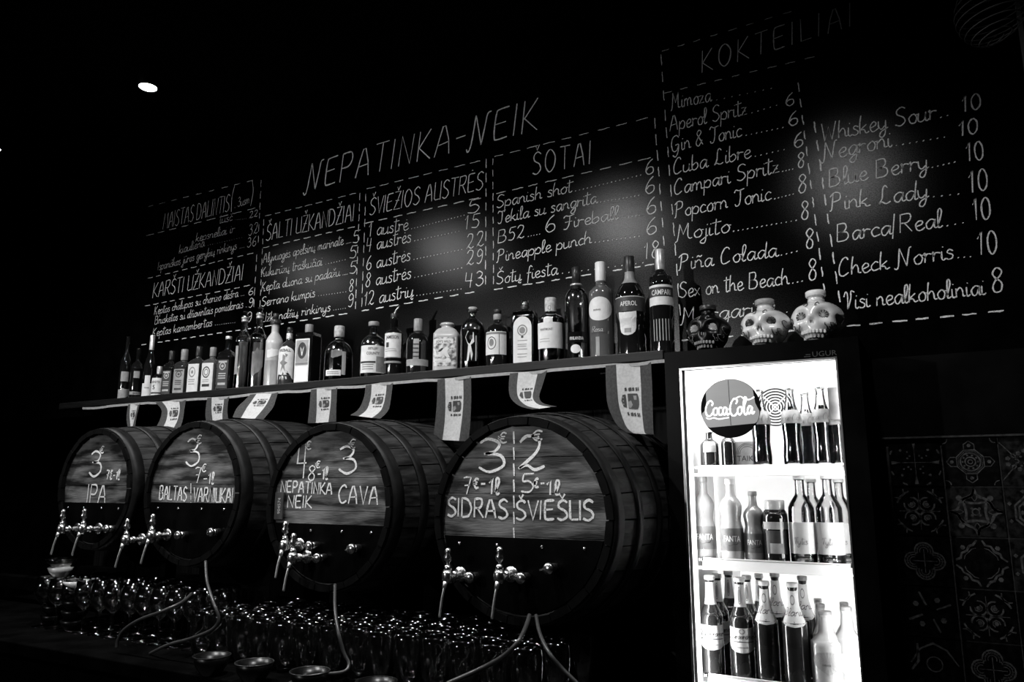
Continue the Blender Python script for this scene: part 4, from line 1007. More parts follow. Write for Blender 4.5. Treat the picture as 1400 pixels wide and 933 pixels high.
# whiskies
sq = sec_sq(5)
jd = lambda lm, pm: [(.06, .56, 38, lm, [('C', .5, .78, .3, .14, .25, pm), ('R', .12, .9, .88, .96, pm), ('O', .5, .78, .12, .05, pm)]+lines(.15, .85, [.5, .42, .34], pm, .035)+[('R', .15, .12, .85, .2, pm)])]
B(230.5, 481, 541, 19, 'whisky', M['dark'], sec=sq, world_face=20, label='square whiskey bottle with black label, leftmost of the whiskeys', labels=jd(DRK, M['trimw']), cap=(.8, 1, .42, M['capd']))
B(248, 479, 541, 22, 'whisky', M['amber'], sec=sq, world_face=20, label='square whiskey bottle with grey label and tall neck seal', labels=jd(M['label_g'], DRK), cap=(.76, 1, .46, M['capg']))
B(268, 475, 537, 22, 'whisky', M['amber'], sec=sq, world_face=15, label='square bourbon bottle with white label, left of two', cap=(.8, 1, .4, M['capd']), labels=[(.03, .62, 42, WHT, [('C', .45, .72, .3, .18, .2, INKG), ('O', .45, .72, .1, .06, INKG)]+lines(.15, .75, [.45, .38, .3], INKG, .02))])
B(287.5, 476, 536, 23, 'whisky', M['liquor'], sec=sq, world_face=15, label='square bourbon bottle with white label and black bar, right of two', cap=(.8, 1, .4, M['capg']), labels=[(.03, .64, 42, WHT, [('C', .45, .68, .34, .2, .2, INK), ('C', .45, .68, .2, .12, .3, INKG), ('R', .15, .18, .8, .27, INK)]+lines(.15, .75, [.4, .34], INKG, .02))])
B(307.5, 461, 538, 23, 'whisky', M['dark'], sec=sq, world_face=20, label='square whiskey bottle with black label, beside the clear stoppered bottle', labels=jd(DRK, M['trimw']), cap=(.94, 1, .4, M['foil']))
# tall glass ones
B(328.5, 427, 538, 22, 'tall', M['glass'], label='tall clear bottle with glass stopper, left of the pair', liquid=(.6, M['frost']), extra=glass_stopper, labels=[(.2, .55, 14, M['pale'], [], None, -50)])
B(349, 422, 536, 23, 'tall', M['glass'], label='tall clear bottle with glass stopper, right of the pair', liquid=(.56, M['frost']), extra=glass_stopper, labels=[(.15, .5, 40, M['pale2'], [], 'ragged')])
B(371.5, 444, 534, 24, 'frost', M['frost'], label='frosted white bottle with dark stopper and grey print', cap=(.985, 1.06, .62, M['capd'], 1.16, .35, M['capd']), labels=[(.45, .6, 40, WHT, [], 'ragged', -10), (.02, .42, 80, M['pale'], [])])
B(392, 449, 531, 27, 'squat', M['amber'], label='dark liqueur bottle with cream label of a fiery figure', face=-28, cap=(.80, .9, .34, M['foil'], 1.0, .28, M['capd']),
  labels=[(.12, .66, 62, WHT, [('T', 'FIREBALL', .5, .84, .12, .8, INK), ('P', [(.45, .75), (.6, .7), (.55, .55), (.7, .5), (.55, .42), (.6, .22), (.48, .35), (.36, .2), (.42, .42), (.3, .5), (.44, .58)], INKG), ('P', [(.55, .78), (.7, .74), (.62, .66)], INKG), ('R', .2, .08, .8, .13, INK)], 'arch')])
B(419, 445, 527, 28, 'jager', M['dark'], sec=sec_sq(9), world_face=9, label='square dark herbal liqueur bottle with white-bordered label', cap=(.86, 1.0, .42, M['capg']),
  labels=[(.03, .74, 40, WHT, [('R', .06, .47, .94, .97, M['label_g']), ('O', .5, .73, .34, .19, INK), ('P', [(.35, .82), (.45, .76), (.5, .6), (.55, .76), (.65, .82), (.58, .7), (.54, .62), (.46, .62), (.42, .7)], WHT), ('R', .05, .40, .95, .46, INKG), ('R', .08, .05, .92, .36, M['foil'])])])
B(461, 447, 526, 40, 'round', M['glass'], label='wide round-shouldered bottle half full of dark spirit, small oblong label', liquid=(.42, M['cola']), cap=(.8, 1.0, .36, M['cork']),
  labels=[(.10, .20, 32, WHT, lines(.1, .9, [.6, .3], INKG, .1), None, -20), (.12, .52, 8, M['pale'], [], None, 22), (.4, .56, 22, M['pale2'], [], 'ragged', -8)])
B(508.5, 441, 523, 36, 'squat', M['glass'], label='stout clear bottle with broad pale two-part label', liquid=(.5, M['pale2']), cap=(.92, 1.0, .42, M['capg']),
  labels=[(.10, .56, 62, WHT, [('T', 'DISTILLERY', .5, .84, .12, .6, INK), ('T', 'COUNTY', .5, .66, .14, .8, INK), ('R', .02, .35, .6, .42, INK), ('R', .62, .04, .98, .6, M['label_g'])]+lines(.1, .55, [.28, .2, .12], INKG, .03), None, 0)])
B(537, 430, 521, 25, 'straight', M['dark'], label='dark whiskey bottle with big white label and steel pourer', face=-14, cap=(.93, 1.0, .44, M['capd']), extra=pourer(),
  labels=[(.30, .68, 66, WHT, [('T', 'JAMESON', .52, .76, .2, .62, INK), ('R', .2, .42, .36, .62, INK)]+lines(.1, .75, [.34, .26], INKG, .02)+[('R', 0, 0, 1, .03, M['capg'])]), (.22, .25, 70, M['label_g'], [])])
B(570, 437, 517, 32, 'squat', M['dark'], label='dark bottle with grey wax neck and faint horizontal label strip', cap=(.78, 1.0, .38, M['capg']), labels=[(.16, .27, 64, M['label_g'], []), (.27, .62, 14, M['label_g'], lines(.0, 1, [.1, .3, .5, .7], INK, .06), None, -8)])
B(610.5, 443, 515, 35, 'jar', M['frost'], sec=sec_sq(6), world_face=24, label='pale squat bottle with a picture label of a rearing horse, no stopper', 
  labels=[(.12, .68, 44, M['label_m'], [('R', .02, .78, .88, .94, WHT), ('T', "JOY'S WILD", .45, .81, .11, .8, INK), ('P', [(.1, .35), (.3, .45), (.45, .62), (.62, .68), (.7, .6), (.62, .5), (.75, .3), (.6, .3), (.45, .4), (.3, .3)], WHT), ('P', [(.2, .5), (.35, .62), (.5, .62), (.3, .5)], INK), ('R', .02, .12, .8, .22, WHT), ('R', .1, .15, .7, .18, INKG)])])
B(645.5, 421, 512, 34, 'moon', M['glass'], label='round-shouldered corked flask of dark rum with a white dancing figure', liquid=(.62, M['cola']), cap=(.93, 1.0, .36, M['cork']),
  labels=[(.14, .62, 30, M['dark'], [('P', [(.3, .95), (.75, .9), (.8, .6), (.55, .5), (.7, .2), (.6, 0), (.5, .3), (.38, 0), (.25, 0), (.35, .5), (.1, .75)], WHT), ('O', .55, .74, .12, .08, INK), ('R', .9, .0, .96, .8, WHT)], None, -10)])
B(680, 424, 508, 33, 'squat', M['dark'], label='dark cognac bottle with tilted white portrait label', face=-12, cap=(.82, .92, .36, M['capg'], 1.0, .32, M['capd']),
  labels=[(.22, .60, 58, WHT, [('R', 0, .88, .98, .97, INKG), ('C', .35, .5, .2, .28, .12, INK), ('O', .35, .52, .1, .16, INKG), ('R', .66, 0, .68, .9, INK)])])
def bomb_extra(e, H, R):
    mb = MB(); mb.lathe([(R*.24, H*.93), (R*.24, H*.985), (.001, H*.987)], 12, caps=False); mb.build('cap_band', M['white'], e)
B(718, 412, 503, 33, 'box', M['glass'], sec=sec_sq(8, .8), world_face=12, label='tall square gin bottle with arched white label', liquid=(.72, M['amber']), cap=(.86, .93, .36, M['capd'], 1.0, .2, M['capd']), extra=bomb_extra,
  labels=[(.03, .74, 38, WHT, [('C', .5, .7, .3, .12, .2, INKG), ('O', .5, .7, .18, .07, INKG), ('O', .5, .56, .08, .022, INK)]+lines(.2, .8, [.48, .4, .36, .3, .2, .14], INKG, .012), 'arch')])
B(753.5, 408, 500, 37, 'straight', M['glass'], label='broad clear bottle with wood-grey cap and large speckled white label', liquid=(.70, M['amber']), cap=(.79, 1.0, .44, M['cork']),
  labels=[(.22, .60, 70, WHT, [('T', 'WHITMONT', .35, .68, .13, .7, INKG)]+lines(.1, .5, [.35, .25], INKG, .015)), (.6, .68, 20, WHT, [('O', .5, .3, .3, .4, WHT)], 'arch', -12), (.79, .89, 60, WHT, [('C', .4, .5, .15, .35, .3, INKG)])])
B(789.5, 366, 497, 34, 'sleek', M['glass'], label='tall clear vodka bottle with pinched waist and white block letters', cap=(.80, .82, .5, M['foil'], 1.0, .34, M['capd']),
  labels=[(.19, .30, 62, M['dark'], [('T', 'FINLANDIA', .48, .25, .42, .6, WHT)]), (.08, .17, 24, WHT, [], 'oval', -8)])
B(823.5, 359, 493, 34, 'straight', M['rumgrey'], label='tall grey bottle with long white cap and oval white label', cap=(.80, 1.0, .44, M['white']),
  labels=[(.38, .62, 66, WHT, [('T', 'RHUBARB', .42, .42, .1, .7, INKG)], 'oval', -10), (.26, .33, 40, M['rumgrey'], [('W', 'Rosa', .45, .15, .8, .035, M['trimw'])], None, -18), (.0, .22, 9, M['label_g'], [], None, -20)])
def aperol_extra(e, H, R): pass
B(864, 351, 490, 41, 'aperol', M['dark'], label='stout aperitif bottle with dark slanted band lettered APEROL and white glass-shaped label', cap=(.83, 1.0, .36, M['capd'], 1.001, .3, M['capd']),
  labels=[(.43, .58, 78, DRK, [('T', 'APEROL', .45, .35, .42, .72, WHT), ('R', .0, .92, 1, .97, M['trimw'])]), (.20, .43, 36, WHT, [('R', .3, .12, .7, .3, M['label_g'])], 'shield', -14), (.72, .84, 60, M['capg'], [])])
B(907, 341, 487, 32, 'campari', M['dark'], label='tall dark aperitif bottle lettered CAMPARI, at the fridge end of the shelf', cap=(.80, 1.0, .42, M['foil']),
  labels=[(.45, .64, 82, WHT, [('R', 0, .42, 1, .88, DRK), ('T', 'CAMPARI', .5, .5, .36, .64, WHT)]), (.12, .32, 50, M['dark'], [('R', u, 0, u+.05, 1, M['label_g']) for u in (.05, .2, .35, .5, .65, .8)])])

# ================================================================== DRINKS FRIDGE
FY = -.30
fxl = at(908, 483, FY).x; fxr = at(1173, 461, FY).x; ftop = at(1040, 471, FY).z; fz = .03
ixl = at(935, 560, FY).x-.004; ixr = at(1149, 560, FY).x; itop = at(1040, 497, FY).z; ibot = .42
fr = empty('drinks_fridge', ((fxl+fxr)/2, 0, 0)); tag(fr, 'upright black glass-door drinks fridge, brightly lit inside', 'fridge')
ox = fr.location.x
def fbox(name, lo, hi, m, parent=fr, bevel=0):
    b = MB(); b.box(((lo[0]+hi[0])/2-ox, (lo[1]+hi[1])/2, (lo[2]+hi[2])/2), (hi[0]-lo[0], hi[1]-lo[1], hi[2]-lo[2])); return b.build(name, m, parent, bevel=bevel)
BK = .30; T_ = .0
fbox('side_panel', (fxl, FY+.04, fz), (ixl-.006, BK+.03, ftop), M['black']); fbox('side_panel', (ixr+.006, FY+.04, fz), (fxr, BK+.03, ftop), M['black'])
fbox('top_panel', (ixl-.006, FY+.04, itop+.012), (ixr+.006, BK+.03, ftop), M['black']); fbox('back_panel', (ixl-.006, BK+.004, fz), (ixr+.006, BK+.03, itop+.012), M['black'])
fbox('base_panel', (ixl-.006, FY+.04, fz), (ixr+.006, BK+.004, ibot-.006), M['black'])
fbox('liner', (ixl-.006, FY+.042, ibot), (ixl-.002, BK, itop+.008), M['inner']); fbox('liner', (ixr+.002, FY+.042, ibot), (ixr+.006, BK, itop+.008), M['inner'])
fbox('liner', (ixl-.006, FY+.042, itop+.006), (ixr+.006, BK, itop+.012), M['inner']); fbox('liner', (ixl-.006, BK-.002, ibot), (ixr+.006, BK+.004, itop+.006), M['inner'])
fbox('liner', (ixl-.006, FY+.042, ibot-.006), (ixr+.006, BK, ibot), M['inner'])
# door
dr = fbox('door', (fxl, FY, fz+.02), (ixl, FY+.038, ftop), M['black'])
for lo, hi in (((ixr, FY, fz+.02), (fxr, FY+.038, ftop)), ((ixl, FY, itop), (ixr, FY+.038, ftop)), ((ixl, FY, fz+.02), (ixr, FY+.038, ibot))):
    fbox('door_rail', lo, hi, M['black'], dr)
fbox('pane', (ixl, FY+.012, ibot), (ixr, FY+.016, itop), M['pane'], dr)
for lo, hi in (((ixl-.004, FY-.003, ibot), (ixl+.002, FY+.003, itop)), ((ixr-.002, FY-.003, ibot), (ixr+.002, FY+.003, itop)), ((ixl-.004, FY-.003, itop-.003), (ixr+.002, FY+.003, itop+.002))):
    fbox('bead', lo, hi, M['steel'], dr)
# lettering on the door head
V, Fc = text_mesh('UGUR', .02, .0, 1.1); q = at(1127, 485, FY); mb = MB(); mb.add([(q.x-ox+v[0], FY-.0008, q.z-.004+v[1]) for v in V], Fc)
mb.box((q.x-ox-.040, FY-.0006, q.z+.003), (.012, .0004, .002)); mb.box((q.x-ox-.042, FY-.0006, q.z-.002), (.016, .0004, .002)); mb.build('maker_badge', M['flagd'], dr)
# lights inside
fbox('light_tube', (ixl+.02, FY+.05, itop-.016), (ixr-.02, FY+.075, itop-.002), M['tube'])
fbox('light_strip', (ixl+.0, FY+.044, ibot+.02), (ixl+.008, FY+.056, itop-.02), M['tube'])
la = lamp('fridge_glow', 'AREA', ((ixl+ixr)/2-ox, FY+.03, itop-.005), FRIDGE_W*.12, fr, (radians(14), 0, 0), shape='RECTANGLE', size=.36, size_y=.02)
ld_ = lamp('fridge_glow', 'AREA', ((ixl+ixr)/2-ox, FY+.09, itop-.02), FRIDGE_W*.09, fr, (radians(50), 0, 0), shape='RECTANGLE', size=.34, size_y=.05)
lb_ = lamp('fridge_glow', 'AREA', (ixl+.004-ox, FY+.028, 1.25), FRIDGE_W*.26, fr, (0, radians(-90), radians(48)), shape='RECTANGLE', size=1.1, size_y=.018)
lc_ = lamp('fridge_glow', 'AREA', (ixr-.004-ox, FY+.028, 1.25), FRIDGE_W*.14, fr, (0, radians(90), radians(-48)), shape='RECTANGLE', size=1.1, size_y=.018)
for sd_, x_ in ((-1, ixl+.006), (1, ixr-.006)): lamp('fridge_glow', 'AREA', (x_-ox, FY+.30, 1.25), FRIDGE_W*.23, fr, (0, radians(90*sd_), radians(-40*sd_)), shape='RECTANGLE', size=1.15, size_y=.03)
# shelves
ZS = [at(1050, 637, FY+.05).z, at(1060, 769, FY+.05).z, at(1015, 929, FY+.05).z]
for zs in ZS+[.72]:
    s_ = fbox('shelf', (ixl+.012, FY+.055, zs-.006), (ixr-.004, BK-.03, zs), M['glass_t'])
    lm_ = MB(); xa_, xb_ = ixl+.024-ox, ixr-.012-ox
    lm_.add([(xa_, FY+.040, zs-.026), (xb_, FY+.040, zs-.026), (xb_, FY+.058, zs+.003), (xa_, FY+.058, zs+.003), (xa_, FY+.044, zs-.028), (xb_, FY+.044, zs-.028), (xb_, FY+.062, zs+.001), (xa_, FY+.062, zs+.001)], [(0, 1, 2, 3), (7, 6, 5, 4), (3, 2, 6, 7), (0, 4, 5, 1), (0, 3, 7, 4), (1, 5, 6, 2)]); lm_.build('shelf_lip', M['white'], s_)
    mb = MB(); mb.cyl((ixl+.006-ox, FY+.056, zs-.024), (ixr-.002-ox, FY+.056, zs-.024), .004, n=10); mb.build('shelf_rod', M['white'], s_)
# fan grille on the rear wall
q = at(1060, 557, BK-.01); Rf = 27*dep(q)/F_PX; mb = MB()
mb.lathe([(Rf, 0), (.001, 0)], 40, caps=False); mb.v = [(v[0]+q.x-ox, BK-.004, v[1]+q.z) for v in mb.v]; fan = mb.build('fan_opening', M['ink'], fr)
for k in range(1, 8):
    mb = MB(); r_ = Rf*k/7; mb.tube([(q.x-ox+r_*cos(t*2*pi/40), BK-.010, q.z+r_*sin(t*2*pi/40)) for t in range(40)], .0022, 6, closed=True); mb.build('grille_ring', M['inner'], fan)
for k in range(2):
    a = pi/4+k*pi/2; mb = MB(); mb.cyl((q.x-ox-Rf*cos(a), BK-.012, q.z-Rf*sin(a)), (q.x-ox+Rf*cos(a), BK-.012, q.z+Rf*sin(a)), .0022, n=6); mb.build('grille_spoke', M['inner'], fan)
q = at(1133, 552, FY+.05); fbox('dark_box', (q.x, FY+.042, q.z-.044), (ixr-.001, FY+.058, q.z+.042), M['label_d'], fr, .002)  # small dark upright box at the front of the right liner
# round sign on the door glass
q = at(997, 558, FY-.002); Rd = 43.5*dep(q)/F_PX*.93
sg = empty('round_sign', (q.x, FY+.010, q.z)); tag(sg, 'round black sign with painted grey reflection and glowing white script lettering on the fridge glass', 'sign')
mb = MB(); n = 48; vs = [(Rd*cos(2*pi*k/n), -.0, Rd*sin(2*pi*k/n)) for k in range(n)]+[(Rd*cos(2*pi*k/n), -.003, Rd*sin(2*pi*k/n)) for k in range(n)]
mb.add(vs, [tuple(range(n)), tuple(range(n, 2*n))[::-1]]+[(k, (k+1) % n, n+(k+1) % n, n+k) for k in range(n)]); mb.build('disc', M['black'], sg)
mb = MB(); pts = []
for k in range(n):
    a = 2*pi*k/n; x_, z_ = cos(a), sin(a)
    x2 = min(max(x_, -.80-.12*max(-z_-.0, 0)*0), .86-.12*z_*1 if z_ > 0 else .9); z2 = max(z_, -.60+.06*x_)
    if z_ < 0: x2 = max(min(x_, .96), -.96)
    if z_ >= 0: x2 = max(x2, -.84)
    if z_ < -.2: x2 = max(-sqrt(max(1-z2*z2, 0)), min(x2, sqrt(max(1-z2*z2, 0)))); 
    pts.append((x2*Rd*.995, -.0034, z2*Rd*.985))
mb.add(pts, [tuple(range(n))[::-1]]); fld = mb.build('painted_reflection', M['signg'], sg)  # grey reflection on the disc, painted as a flat glowing field
mb = MB(); mb.add([(-.02*Rd, -.0037, .96*Rd), (.0, -.0037, .96*Rd), (.01*Rd, -.0037, -.58*Rd), (-.01*Rd, -.0037, -.58*Rd)], [(0, 1, 2, 3)]); mb.build('reflection_line', INK, fld)  # dark line inside the painted reflection
def script_word(mb, conv, W_, Hc, wt):
    """white flowing script of the drinks sign"""
    L = ["~.13,.62 .155,.80 .10,.92 .03,.70 .0,.35 .03,.08 .09,.06 .15,.22", "~.0,-.02 .06,-.12 .16,-.06 .26,-.14 .40,-.10 .47,-.08",
         ".475,.40 .515,.43", "~.22,.50 .17,.42 .155,.20 .19,.08 .24,.18 .245,.42 .22,.50", "~.34,.46 .30,.52 .265,.36 .275,.12 .31,.08 .35,.2",
         "~.43,.45 .39,.52 .355,.30 .37,.09 .41,.16 .44,.45 .435,.15 .46,.08 .48,.18", 
         "~.62,.66 .655,.86 .60,.98 .53,.74 .50,.36 .53,.06 .59,.02 .66,.24", "~.60,.94 .72,1.08 .80,.92 .90,.88 1.0,1.02",
         "~.71,.50 .665,.42 .65,.20 .685,.06 .73,.18 .735,.42 .71,.50", "~.75,.20 .80,.60 .835,.96 .80,1.0 .775,.55 .785,.12 .82,.06 .84,.2",
         "~.93,.46 .89,.52 .85,.30 .865,.09 .905,.16 .94,.46 .93,.15 .955,.08 .985,.22"]
    for i, st in enumerate(L):
        for P in parse(st, 0, 0, 0): mb.ribbon([((x_-.5)*W_, (y_-.45)*Hc) for x_, y_ in P], wt*(.7 if i in (1, 2, 7) else 1), conv)
mb = MB(); script_word(mb, lambda u, v: (u+.0*Rd, -.0042, v), 1.66*Rd, .60*Rd, .062*Rd); mb.build('sign_lettering', M['signw'], sg)  # letters glow in place of backlight from the fridge

# bottles in the fridge
def fb(px, top, bot, wpx, prof, glass, Y, zi, kind, face=0, **kw):
    ym = (top+bot)/2; q = at(px, ym, Y); z = dep(q); zb = ZS[zi]+.0005
    H = at(px, top, Y).z-zb; R = wpx*z/F_PX/2*.97; ang = atan2(CAMP.x-q.x, -(CAMP.y-Y))
    return make_bottle(kind, (q.x, Y, zb), H, R, prof, glass, rot=ang+radians(face), **kw)
crown = lambda m: (.955, 1.0, .47, m)
Y0, Y1, Y2 = FY+.095, FY+.17, FY+.245
colal = lambda tx=True: [(.52, .69, 88, M['label_c'], [('W', 'Coca-Cola', .45, .2, .5, .012, INK)] if tx else [])]
gC = 'cola bottles on the top fridge shelf'
for px, lab, Y, tp_ in ((1040, 'glass cola bottle behind the round sign edge, top shelf', Y0, 530), (1082, 'glass cola bottle in the front row, left of the group, top shelf', Y0, 528),
                   (1124, 'glass cola bottle in the front row, middle of the group, top shelf', Y0, 526), (1103, 'glass cola bottle in the second row, between the front two', Y1, 534), (1146, 'glass cola bottle cut by the right door frame, top shelf', Y0, 532)):
    fb(px, tp_, 636, 27 if Y == Y0 else 24, 'cola', M['glass_f'], Y, 0, 'cola_bottle', label=lab, group=gC, cap=crown(M['white']), labels=colal(), liquid=(.74, M['cola']))
fb(970, 590, 636, 26, 'soft', M['cola'], Y0, 0, 'dark_jar', label='short dark jar at the left of the top fridge shelf', labels=[(.4, .7, 40, M['label_g'], [])], cap=crown(M['white']), cat='jar')
fb(996, 594, 636, 20, 'jar', M['dark'], Y0, 0, 'jam_jar', label='small dark jar with pale lid under the round sign', cap=(.9, 1, .7, M['white']), cat='jar')
# flat gift box lettered beside them
q = at(1022, 620, FY+.10); e = empty('carton', (q.x, FY+.12, ZS[0]+.0005)); tag(e, 'pale carton with arched grey print on the top fridge shelf', 'carton')
mb = MB(); mb.box((0, 0, .035), (.07, .04, .07)); mb.build('carton_body', M['label_g'], e, bevel=.002)
V, Fc = text_mesh('TAIKA', .022, .0, .95); mb = MB(); mb.add([(v[0], -.0206, .014+v[1]) for v in V], Fc)
for r_ in (.03, .026, .021): mb.ribbon([(r_*cos(t*pi/12), .034+r_*sin(t*pi/12)) for t in range(13)], .0012, lambda u, v: (u, -.0206, v))
mb.build('print', INK, e)
fl = lambda: [(.10, .36, 80, M['trimw'], [('T', 'FANTA', .5, .45, .42, .9, WHT), ('T', 'FANTA', .495, .43, .42, .92, INKG) if False else ('R', .2, .3, .8, .36, INK)])]
def fantalab(): return [(.10, .38, 85, M['label_c'], [('T', 'FANTA', .48, .42, .36, .66, WHT), ('P', [(.28, .32), (.7, .40), (.62, .28), (.5, .30), (.42, .22)], INK)])]
fb(963, 652, 768, 29, 'fanta', M['soda'], Y0+.02, 1, 'soda_bottle', label='grey soda bottle with FANTA label, far left of the middle shelf', group='soda bottles on the middle shelf', cap=(.93, 1, .42, M['capg']), labels=fantalab())
fb(1000, 655, 768, 31, 'fanta', M['milk'], Y0, 1, 'soda_bottle', label='pale soda bottle with FANTA label, second on the middle shelf', group='soda bottles on the middle shelf', cap=(.93, 1, .42, M['white']), labels=fantalab())
fb(1031, 672, 768, 29, 'fanta', M['soda'], Y0+.01, 1, 'soda_bottle', label='grey soda bottle with FANTA label, third and shortest on the middle shelf', group='soda bottles on the middle shelf', cap=(.93, 1, .42, M['capg']), labels=fantalab())
fb(1061, 684, 768, 34, 'jar', M['cola'], Y0, 1, 'dark_jar', label='dark drink jar with wide pale lid in the middle of the middle shelf', cap=(.82, 1.0, .8, M['milk']), labels=[(.12, .5, 50, M['label_d'], [('R', .2, .02, .8, .45, M['label_g'])]), (.05, .7, 5, WHT, [], None, 24), (.52, .64, 70, M['label_g'], [])], cat='jar')
def clab(): return [(.10, .46, 75, M['frost'], [('W', 'Vytis', .42, .3, .22, .02, INKG), ('P', [(.0, .0), (.95, .0), (.95, .38), (.0, .05)], M['label_g'])])]
for px, tp_, Y, lab in ((1096, 651, Y0, 'clear round-shouldered water bottle, left of two at the front of the middle shelf'), (1134, 650, Y0, 'clear round-shouldered water bottle, right of two at the front of the middle shelf'),
                        (1112, 655, Y1, 'clear water bottle in the second row between the front two'), (1150, 655, Y1, 'clear water bottle in the second row at the right door frame')):
    fb(px, tp_, 768, 35 if Y == Y0 else 31, 'soft', M['glass_f'], Y, 1, 'water_bottle', label=lab, group='clear bottles on the middle shelf', cap=crown(M['white']), labels=clab(), liquid=(.62, M['frost']) if False else None)
# bottom visible shelf : beers
def stl(): return [(.24, .50, 72, WHT, [('W', 'Staropramen', .5, .55, .22, .018, INK), ('R', .08, .42, .92, .45, INK), ('C', .5, .84, .1, .1, .3, INKG), ('R', .3, .2, .7, .23, INKG)], 'shield'), (.70, .93, 75, WHT, [('O', .45, .5, .1, .3, INKG), ('C', .45, .5, .14, .4, .15, INKG)])]
def krl(): return [(.56, .93, 84, WHT, [('W', 'Blanc', .45, .3, .2, .018, INK), ('C', .45, .72, .15, .14, .25, INKG), ('P', [(.1, .1), (.3, .02), (.5, .12), (.7, .02), (.9, .1), (.9, .14), (.5, .16), (.1, .14)], M['label_g'])], 'shield')]
gB = 'beer bottles on the lower fridge shelf'
fb(973, 787, 928, 32, 'beer', M['beer'], Y0, 2, 'beer_bottle', label='brown beer bottle with shield label, front row, far left of the lower shelf', group=gB, cap=crown(M['white']), labels=stl())
fb(1014, 790, 929, 32, 'beer', M['beer'], Y0, 2, 'beer_bottle', label='brown beer bottle with shield label, front row, second from left', group=gB, cap=crown(M['white']), labels=stl())
fb(1048, 795, 931, 32, 'beer', M['beer'], Y0, 2, 'beer_bottle', label='brown beer bottle with white pointed neck label, front row, third from left', group=gB, cap=crown(M['white']), labels=krl())
fb(1087, 797, 932, 34, 'beer', M['beer'], Y0-.01, 2, 'beer_bottle', label='brown beer bottle with white pointed neck label, front row, fourth from left', group=gB, cap=crown(M['white']), labels=krl())
for px, tp_, Y, lf, lab in ((983, 785, Y1, stl, 'brown beer bottle with white neck label, second row behind the first'), (1024, 787, Y1, stl, 'brown beer bottle with white neck label, second row behind the second'),
                   (999, 781, Y2, stl, 'brown beer bottle in the third row between the first two'), (1041, 785, Y2, stl, 'brown beer bottle in the third row left of the pointed label'), (1063, 783, Y1, krl, 'brown beer bottle with pointed neck label, second row between the front pair'),
                   (1101, 788, Y1, krl, 'brown beer bottle with pointed neck label, second row right of the fourth')):
    fb(px, tp_, 926, 29 if Y == Y1 else 27, 'beer', M['beer'], Y, 2, 'beer_bottle', label=lab, group=gB, cap=crown(M['capg']), labels=lf())
def pal(): return [(.18, .48, 60, M['label_g'] , [('T', 'GARAGE', .45, .4, .12, .8, INK)], 'diamond')]
for px, tp_, w_, Y, lab in ((1131, 836, 44, Y0-.01, 'wide pale frosted bottle with diamond label, front right of the lower shelf'), (1125, 826, 30, Y1, 'pale bottle right behind the wide frosted one'), (1122, 819, 26, Y2, 'pale bottle in the third row behind the wide frosted one'),
                       (1160, 830, 38, Y0, 'pale bottle at the right door frame on the lower shelf'), (1158, 824, 28, Y1, 'pale bottle behind the one at the right door frame')):
    fb(px, tp_, 934, w_, 'beer', M['milk'], Y, 2, 'cider_bottle', label=lab, group='pale bottles on the lower fridge shelf', cap=(.95, 1.0, .42, M['capg']), labels=pal() if Y == Y0-.01 else [(.15, .45, 60, WHT, [], 'diamond')])

